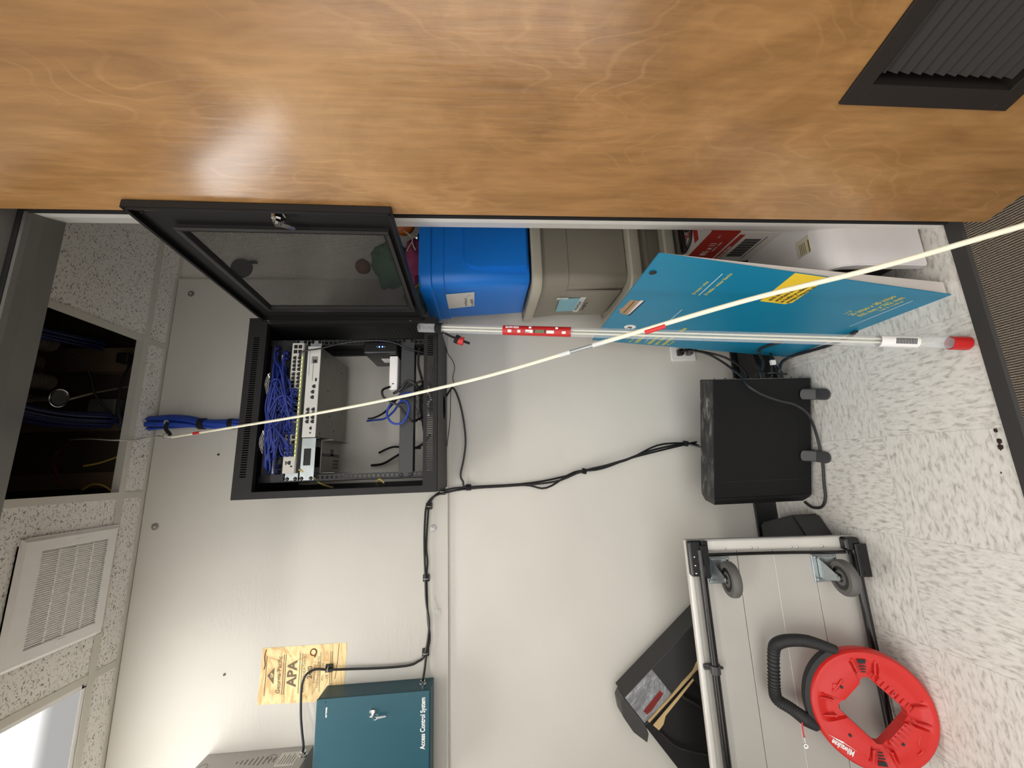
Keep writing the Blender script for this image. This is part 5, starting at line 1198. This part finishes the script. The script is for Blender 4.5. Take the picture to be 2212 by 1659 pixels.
b = B(); b.cyl(c+V(-.004, 0, -.020), c+V(-.012, 0, -.040), .0045, n=10); b.cyl(c+V(.006, 0, .008), c+V(0, 0, -.004), .015, n=16); A('cap_tip', b, velcro, True)

# ================================================================ LONG FIBREGLASS ROD
RP = [(0.4055,0.2287,0.0030), (0.3326,0.4767,0.4643), (0.3081,0.5600,0.6203), (0.2888,0.6565,0.8050), (0.2493,0.7900,1.0548), (0.2070,0.9406,1.3377), (0.1746,1.1498,1.7413), (0.1487,1.4748,2.3784)]
t = thing('fibreglass_rod', 'long off-white fibreglass rod leaning diagonally across the whole picture', 'rod', RP[0]); A = At(t)
CPr, _ = catmull([V(p) for p in RP], 12)
def seg(i0, i1, r, m, name, n=14): 
    b = B(); b.tube(CPr[i0:i1+1], r, n=n, smooth=False); return A(name, b, m, True)
NI = len(CPr)-1
rodp = mat('rod_ivory', (232, 228, 204), .42)
from_g = {}
def near(px): return min(range(len(CPr)), key=lambda i: (CPr[i]-V(px)).length)
iJ = near((0.2467,0.7976,1.0712))
seg(0, iJ-1, .0047, rodp, 'lower_section'); seg(iJ-2, iJ+2, .0036, silver, 'ferrule')
seg(iJ+2, NI, .0040, rodp, 'upper_section')
def band(p, q, r, m, nm):
    b = B(); b.tube([p, (V(p)+V(q))/2, q], r, n=14, smooth=False); A(nm, b, m, True)
bandr = mat('band_red', (196, 42, 40), .45)
band((0.2659,0.7201,0.9247), (0.2593,0.7390,0.9596), .0050, bandr, 'red_band'); band((0.1544,1.4034,2.2399), (0.1528,1.4193,2.2710), .0044, bandr, 'red_band')
wr = mat('tape_wrap', (206, 208, 206), .35)
for k in (-1, 1):
    b = B(); b.tube(CPr[iJ+(k if k > 0 else -2):iJ+(k+1 if k > 0 else -1)+1], .0052, n=12, smooth=False); A('tape_wrap', b, wr, True)
b = B(); e = CPr[-1]; b.tube([e, e+V(0, 0, .012), e+V(.002, -.002, .03), e+V(.006, -.004, .045)], .0022); b.ring(e+V(.004, -.004, .02), (0, 1, .3), .008, .0014, 18, 6); A('hook_tip', b, chrome, True)
b = B(); b.tube([(0.1487,1.4748,2.3784), (0.152,1.485,2.420), (0.171,1.683,2.618), (0.154,1.610,2.620), (0.151,1.558,2.624), (0.153,1.567,2.660), (0.167,1.635,2.800), (0.171,1.693,2.920)], .0024, n=6); b.tube([(0.148,1.471,2.373), (0.151,1.471,2.394), (0.161,1.475,2.420)], .0020, n=6); o = obj('pull_string', b, mat('pull_string', (200, 196, 184), .7), None, True, loc=(0.171,1.650,2.545)); tag(o, 'thin white pull string from the rod tip up into the open ceiling bay', 'string')

# ================================================================ FOLDED PLATFORM CART, standing on its long edge
cv_ = math.radians(7.8)
CT = thing('platform_cart', 'folded aluminium platform cart standing on its side against the wall', 'cart', (-.275, 1.362, 0.0), ((-1, .01, 0), (0, -math.cos(cv_), math.sin(cv_)), (0, math.sin(cv_), math.cos(cv_))))
# local frame: x along the cart to the left, y towards the viewer, z up its width
CL, CW = 0.92, 0.585
alu = mat('brushed_aluminium', (186, 183, 176), .42, .15, noise=.08, nscale=6)
b = B(); zz = [0.0, .155, .286, .41, CW]
for k in range(4):
    b.box((.0, -.022, zz[k]+.0008), (CL, -.003, zz[k+1]-.0008), .0012, seg=1)
dk = obj('deck', b, alu, CT)
b = B(); b.box((.05, -.0028, .2855), (CL, -.0022, .2875)); obj('wear_stripe', b, mat('alu_bright', (228, 225, 218), .4, .15), CT)
b = B(); b.box((0, -.024, .004), (.040, .004, CW-.002), .010, seg=3); obj('end_lip', b, mat('alu_light', (214, 211, 204), .38, .15), CT, True)
b = B(); b.box((.0, -.024, CW-.020), (CL, .002, CW), .006, seg=3); obj('edge_lip', b, MATS['alu_light'], CT, True)
b = B(); b.box((.0, -.024, 0), (CL, .002, .018), .006, seg=3); obj('edge_lip', b, MATS['alu_light'], CT, True)
for z in (.12, .205, .225, .34, .36, .45):
    b = B(); b.sph((.031, .004, z), .0042, (1, .6, 1), 10, 6); obj('rivet', b, chrome, CT, True)
b = B(); b.tube([(.05, .014, .055), (.047, .014, .3), (.05, .012, .545)], .0055, n=10); obj('cross_bar', b, blackg, CT, True)
for z in (.5435, .030):
    b = B(); b.tube([(.03, .018, z), (.4, .022, z), (CL, .024, z)], .0125, n=16); b.box((.05, -.003, z-.006), (.06, .012, z+.006)); obj('handle_tube', b, blackg, CT, True)
b = B(); b.box((.392, -.003, .520), (.408, .012, .575), .003); b.cyl((.388, .0225, .5435), (.412, .0225, .5435), .0165, n=20); b.sph((.40, .014, .570), .005, u=10, v=6); b.sph((.40, .014, .518), .005, u=10, v=6); obj('tube_clamp', b, MATS['foot_grey'], CT, True)
# corner brackets
b = B(); b.box((.0, -.002, CW-.068), (.118, .026, CW-.046), .002); b.box((.0, -.010, CW-.048), (.118, .022, CW-.002), .008, seg=3); b.box((.014, .02, CW-.064), (.122, .030, CW-.040), .002)
obj('corner_bracket', b, blackg, CT)
for x in (.052, .080, .105):
    b = B(); b.sph((x, .024, CW-.018), .0038, u=10, v=6); obj('bracket_screw', b, chrome, CT, True)
b = B(); b.box((.0, -.002, .010), (.045, .030, .062), .010, seg=3); b.box((.02, .012, .004), (.125, .036, .036), .003); b.box((.02, .034, -.0), (.125, .038, .033), .001)
obj('corner_bracket', b, blackg, CT)
for x, z in ((.035, .02), (.112, .018)):
    b = B(); b.cyl((x, .037, z), (x, .0395, z), .005, n=12); obj('bracket_hole', b, MATS['jack_black'], CT)
# casters
rub = mat('rubber_grey', (92, 90, 87), .55)
def caster(cx, cz, sx_, name='caster'):
    e = bpy.data.objects.new(name, None); C.objects.link(e); e.parent = CT; e.location = (cx, 0, cz)
    b = B(); b.box((-.042, -.003, -.042), (.048, .002, .042), .002)
    for px, pz in ((-.033, -.033), (.038, -.033), (-.033, .033), (.038, .033)): b.sph((px, .003, pz), .0055, u=10, v=6)
    obj('mount_plate', b, silver, e)
    wx, wy, wz = .014, .078, -.004
    b = B()
    for s_ in (-1, 1):
        zc = wz+s_*.0195
        b.prism([(-.036, .004, zc+.008*s_), (.036, .004, zc+.008*s_), (wx+.011, wy-.004, zc), (wx+.006, wy+.010, zc), (wx-.006, wy+.010, zc), (wx-.011, wy-.004, zc)], (0, 0, .0022*s_), .0006)
    b.box((-.036, .002, wz-.027), (.036, .008, wz+.027), .003); b.cyl((wx, wy, wz-.024), (wx, wy, wz+.024), .0065, n=12)
    obj('fork', b, silver, e)
    b = B(); b.lathe([(.012, -.014), (.036, -.012), (.0375, -.0145), (.050, -.014), (.0545, -.009), (.0555, 0), (.0545, .009), (.050, .014), (.0375, .0145), (.036, .012), (.012, .014)], (wx, wy, wz), (0, 0, 1), 36)
    wh = obj('wheel', b, rub, e, True)
    b = B(); b.lathe([(.035, -.0125), (.014, -.0135), (.010, -.0175), (.010, .0175), (.014, .0135), (.035, .0125)], (wx, wy, wz), (0, 0, 1), 24); obj('hub', b, MATS['jack_black'], wh, True)
    return e
for e_ in (caster(.098, .482, 1.0), caster(.100, .122, 1.0)): pass

# ================================================================ FISH TAPE REEL
rn = Vector((.029, -.945, .326)).normalized(); rx = Vector((1, .027, -.009)); rx = (rx-rn*rx.dot(rn)).normalized(); rz = rx.cross(-rn)*1.0
rz = rn.cross(rx)*-1
if rz.z < 0: rz = -rz
RC = V((-.745, 1.262, .1525))
RL = thing('fish_tape_reel', 'red fish tape reel with a black grip leaning on the cart', 'reel', RC, (rx, -rn, rz))
# local: x right, y away from viewer (into reel), z up the disc
redp = mat('reel_red', (200, 34, 28), .38)
RR = .161
def hole_r(a):       # slanted square window with softly cut corners
    a = a % (PI/2); q = .0925/(abs(math.cos(a))+abs(math.sin(a))); return min(q, .086)
b = B(); t_ = bmesh.new(); n_ = 144; rings = []
prof = [(1.0, .034), (1.0, .012), (.985, .005), (.955, .0), (.90, -.001)]
for f_, y in prof: rings.append([(RR*f_*math.cos(2*PI*i/n_), y, RR*f_*math.sin(2*PI*i/n_)) for i in range(n_)])
for k in range(1, 7):       # inner part of the face dishes towards the window with four raised blocks
    r_ = []
    for i in range(n_):
        a = 2*PI*i/n_; hr = hole_r(a); f_ = k/6.0; rad = RR*.90*(1-f_)+hr*f_
        m4 = abs(math.sin(2*a))      # 1 in the middle of the window's sides
        side_ = 1 if m4 > .55 else 0
        y = .0 if k < 2 else (-.004*side_ if k < 6 else (-.004*side_+.002))
        if not side_ and k >= 2: y = .006
        r_.append((rad*math.cos(a), y, rad*math.sin(a)))
    rings.append(r_)
rings.append([(hole_r(2*PI*i/n_)*math.cos(2*PI*i/n_), .034, hole_r(2*PI*i/n_)*math.sin(2*PI*i/n_)) for i in range(n_)])
R_ = [[t_.verts.new(p) for p in r] for r in rings]
for a, c in zip(R_+[R_[-1]][:0], R_[1:]):
    for i in range(n_): t_.faces.new((a[i], a[(i+1) % n_], c[(i+1) % n_], c[i]))
a, c = R_[-1], R_[0]
for i in range(n_): t_.faces.new((a[i], a[(i+1) % n_], c[(i+1) % n_], c[i]))
b._add(t_); hs = obj('housing', b, redp, RL, True)
b = B()       # raised ribs beside the two grip blocks and ridges on them
def rib(x0, z0, x1, z1, w_=.0035, h_=.004): b.prism([(x0, -.003, z0-w_), (x0, -.003, z0+w_), (x1, -.003, z1+w_*.4), (x1, -.003, z1-w_*.4)], (0, -h_, 0), .001)
for q in range(9):
    f_ = q/8.0
    x0 = .087-.078*f_; z0 = -.002-.080*f_; b.box((x0+.002, -.0075, z0-.0018), (x0+.026, .0, z0+.0018), .001, m=None) if False else None
for q in range(9):
    f_ = .06+.88*q/8.0
    for (xa, za, xb, zb) in (((-.0905), 0, 0, (-.0905)), (.0905, 0, 0, -.0905)):
        px, pz = xa+(xb-xa)*f_, za+(zb-za)*f_; ox_, oz_ = (px-.0 if True else 0), pz
        dx, dz = (-.7071, -.7071) if xa < 0 else (.7071, -.7071)
        tx_, tz_ = (xb-xa)/.128, (zb-za)/.128; w_ = .0022
        b.prism([(px+dx*.003-tx_*w_, -.005, pz+dz*.003-tz_*w_), (px+dx*.003+tx_*w_, -.005, pz+dz*.003+tz_*w_), (px+dx*.022+tx_*w_, -.004, pz+dz*.022+tz_*w_), (px+dx*.022-tx_*w_, -.004, pz+dz*.022-tz_*w_)], (0, -.003, 0), .0006)
each('grip_ridge', b, redp, RL)
b = B()
for s_ in (-1, 1):       # raised fins that run from the window corners to the rim
    for (x0, z0, x1, z1) in ((.100*s_, .022, .135*s_, .030), (.100*s_, -.022, .135*s_, -.030), (.020, .102*s_, .024, .135*s_), (-.020, .102*s_, -.024, .135*s_)):
        b.prism([(x0-.003, .003, z0-.003), (x0+.003, .003, z0-.003), (x0+.003, .003, z0+.003), (x0-.003, .003, z0+.003)], (0, -.009, 0)); b.tube([(x0, -.003, z0), (x1, .0, z1)], .0032, n=8, smooth=False)
b.box((.052, -.007, .080), (.066, -.001, .096), .002); b.tube([(.045, -.004, .098), (.060, -.005, .083), (.078, -.004, .068)], .004, n=8)
b.tube([(-.052, -.002, -.100), (-.07, -.003, -.092), (-.086, -.003, -.098), (-.098, -.002, -.085)], .003, n=8)
each('moulded_fin', b, redp, RL, True)
b = B()
for (x, z) in ((-.058, .075), (.062, .067), (.055, -.054), (-.065, -.058)): pass
for (x, z) in ((.058, .073), (.054, -.056), (-.066, .075), (-.074, -.053)): b.cyl((x, -.0062, z), (x, -.002, z), .0042, n=14)
each('screw_well', b, MATS['jack_black'], RL)
b = B()
for s_ in (1, -1):
    cx = .124*s_
    b.prism([(cx+.012*s_, -.0022, .018), (cx+.012*s_, -.0022, -.006), (cx+.001*s_, -.0022, -.003), (cx+.001*s_, -.0022, .015)], (0, .0012, 0))
    for q, w_ in enumerate((.009, .0075, .006)):
        x = cx-(.005+.0075*q)*s_; b.box((min(x, x-.003*s_), -.0022, .006-w_), (max(x, x-.003*s_), -.001, .006+w_))
each('view_slot', b, MATS['jack_black'], RL)
b = B()      # slanted white maker's lettering with a lightning stroke under it
d_ = Vector((.034, 0, -.060)).normalized(); 
bx = Vector((-.50, 0, .866)) 
LO = Vector((-.1075, -.0030, .0700)); bx = Vector((.034, 0, .064)).normalized(); bz = Vector((-bx.z, 0, bx.x))
b.text('Milwaukee', LO, bx, bz, .0225, bold=.0006, squash=.60); obj('lettering', b, tw, RL); b = B()
s0 = LO-bz*.003-bx*.008; b.prism([s0, s0+bx*.042-bz*.002, s0+bx*.038+bz*.0005, s0+bx*.078-bz*.001, s0+bx*.037-bz*.005, s0+bx*.040-bz*.0038], (0, .0003, 0)); obj('lightning_mark', b, tw, RL)
# black grip
b = B()
gp = [(.150, .016, .060), (.170, .016, .130), (.170, .016, .185), (.158, .016, .222), (.135, .016, .236), (.072, .016, .246), (.020, .016, .252), (-.002, .016, .246), (-.020, .016, .215), (-.045, .016, .180), (-.062, .016, .150)]
b.tube(gp, .016, n=16, step=5, rs=[.014, .018, .018, .018, .017, .0155, .0165, .017, .017, .020, .014]); gr = obj('grip', b, mat('grip_black', (30, 31, 31), .6), RL, True)
P_, _ = catmull([V(p) for p in gp], 6); b = B()
for i in range(6, len(P_)-8):
    T_ = (P_[i+1]-P_[i-1]).normalized(); b.ring(P_[i], T_, .0165, .0018, 18, 5)
obj('grip_ribs', b, mat('grip_rib', (22, 23, 23), .6), gr, True)
b = B(); t_ = bmesh.new(); prev = None
for i in range(25):
    a = math.radians(28+i*3.6); q = [t_.verts.new((RR*r_*math.cos(a), y, RR*r_*math.sin(a))) for r_, y in ((.99, .006), (1.07, .008), (1.07, .034), (.99, .036))]
    if prev:
        for k in range(4): t_.faces.new((prev[k], q[k], q[(k+1) % 4], prev[(k+1) % 4]))
    prev = q
b._add(t_); obj('grip_base', b, MATS['grip_black'], RL, True)
b = B(); b.tube([(-.022, .010, .185), (-.035, .004, .190), (-.065, .0, .196), (-.085, -.002, .196)], .0022); obj('leader', b, bandr, RL, True)
b = B(); b.tube([(-.085, -.002, .196), (-.100, -.002, .196)], .0035, smooth=False); b.ring((-.108, -.002, .196), (0, 1, 0), .005, .0018, 16, 6); obj('leader_eye', b, chrome, RL, True)

# ================================================================ BLACK CARTON BEHIND THE CART
e1 = (V((.247, 0, -.323))).normalized(); e2 = V((-e1.z*-1, 0, 0)); e2 = Vector((e1.z, 0, -e1.x))     # e2 points down-left across the lid
BK = thing('black_carton', 'torn black carton with a silver label tipped behind the cart', 'carton', (-.850, 1.60, .827), (e1, -Vector((e1.z, 0, -e1.x)).cross(e1)*1, e2))
# local frame: x along the long lid edge (down to the right), z across (down-left), y depth
ysgn = 1.0 if (BK.matrix_world.to_3x3() @ Vector((0, 1, 0))).y > 0 else -1.0
def bx_(lo, hi): 
    return ((min(lo[0], hi[0]), min(lo[1]*ysgn, hi[1]*ysgn), min(lo[2], hi[2])), (max(lo[0], hi[0]), max(lo[1]*ysgn, hi[1]*ysgn), max(lo[2], hi[2])))
card = mat('card_black', (44, 43, 42), .6, bump=.05)
cardd = mat('card_dark', (22, 21, 21), .45)
b = B(); b.box(*bx_((.035, 0.0, 0), (.72, .10, .112)), .003); ld = obj('lid', b, card, BK)
b = B(); b.prism([(.035, 0*ysgn, 0), (.012, .01*ysgn, .014), (-.012, .02*ysgn, .06), (-.016, .024*ysgn, .12), (.0, .02*ysgn, .175), (.024, .008*ysgn, .150), (.035, 0*ysgn, .112)], (0, .075*ysgn, 0), .002); obj('end_flap', b, mat('card_flap', (58, 57, 56), .6), BK)
b = B(); b.box(*bx_((.030, .008, .118), (.72, .12, .40)), .004); by = obj('tray', b, cardd, BK)
b = B()
rnd = random.Random(4); pts = []
xs_ = [.05+.03*i for i in range(22)]
top = [(x, -.003*ysgn, .112-.004*rnd.random()-(.012 if i in (9, 10, 14) else 0)) for i, x in enumerate(xs_)]; bot = [(x, -.001*ysgn, .120) for x in reversed(xs_)]
b.prism(top+bot, (0, .006*ysgn, 0)); b.prism([(.055, -.002*ysgn, .135), (.30, -.002*ysgn, .128), (.30, -.002*ysgn, .132), (.18, -.002*ysgn, .140), (.11, -.002*ysgn, .144), (.085, -.002*ysgn, .158), (.060, -.002*ysgn, .160)], (0, .004*ysgn, 0))
obj('torn_edge', b, mat('card_raw', (196, 168, 120), .85), BK)
b = B(); b.box(*bx_((.036, -.0012, .003), (.175, 0.0, .109))); sl_ = obj('silver_label', b, mat('label_silver', (168, 170, 174), .32, .6, noise=.25, nscale=30, bump=.5, bscale=25), BK)
b = B(); b.prism([(.058, -.002*ysgn, .078), (.150, -.002*ysgn, .072), (.153, -.002*ysgn, .088), (.085, -.002*ysgn, .098), (.062, -.002*ysgn, .096)], (0, .0006*ysgn, 0)); sp_ = obj('red_stamp', b, mat('stamp_red', (128, 34, 26), .6), sl_)
b = B()
for k in range(9): b.box(*bx_((.066+k*.009, -.0026, .080+.0005*k*0), (.0675+k*.009, -.002, .092)))
obj('stamp_marks', b, mat('stamp_dark', (70, 14, 12), .7), sp_)
b = B(); b.tube([(.06, -.004*ysgn, .165), (.08, -.012*ysgn, .24), (.16, -.014*ysgn, .34), (.22, -.008*ysgn, .40)], .005, n=6); b.tube([(.20, -.006*ysgn, .14), (.23, -.014*ysgn, .22), (.21, -.012*ysgn, .32), (.26, -.010*ysgn, .40)], .006, n=6); b.box(*bx_((.27, -.006, .118), (.30, .0, .20)), .002); obj('tape_fold', b, mat('film_black', (40, 39, 38), .18), BK, True)
# black case on the floor behind the cart's end
b = B(); b.prism([(-.30, 1.44, .0), (-.215, 1.50, 0.0), (-.27, 1.69, 0.0), (-.60, 1.69, 0), (-.60, 1.44, 0)], (0, 0, .115), .008); o = obj('black_case', b, mat('case_black', (40, 40, 41), .5), None, loc=(-.4, 1.57, 0)); tag(o, 'low black case on the floor behind the end of the cart', 'case')

# crumbs of dry leaf on the tiles
lm_ = mat('leaf_dark', (44, 26, 26), .8)
for k, (c, r_, lab) in enumerate((((0.048,0.903,0.003), .004, 'small dark crumb on the tile nearest the tube'), ((0.020,0.902,0.004), .005, 'dark curled leaf crumb near the threshold strip, in its upper half'), ((0.006,0.903,0.004), .005, 'dark curled leaf crumb near the threshold strip, with a stalk'), ((-0.057,0.917,0.002), .0018, 'tiniest dark speck on the tile near the threshold'), ((-0.255,1.487,0.003), .004, 'small black speck on the floor by the cart end'))):
    o = blob('floor_crumb', (c[0], c[1], r_*.4), r_, (1.3, .8, .4), lm_, lab, 'debris', k, .4)
for o in bpy.data.objects:
    if 'clear' in o.name: pass
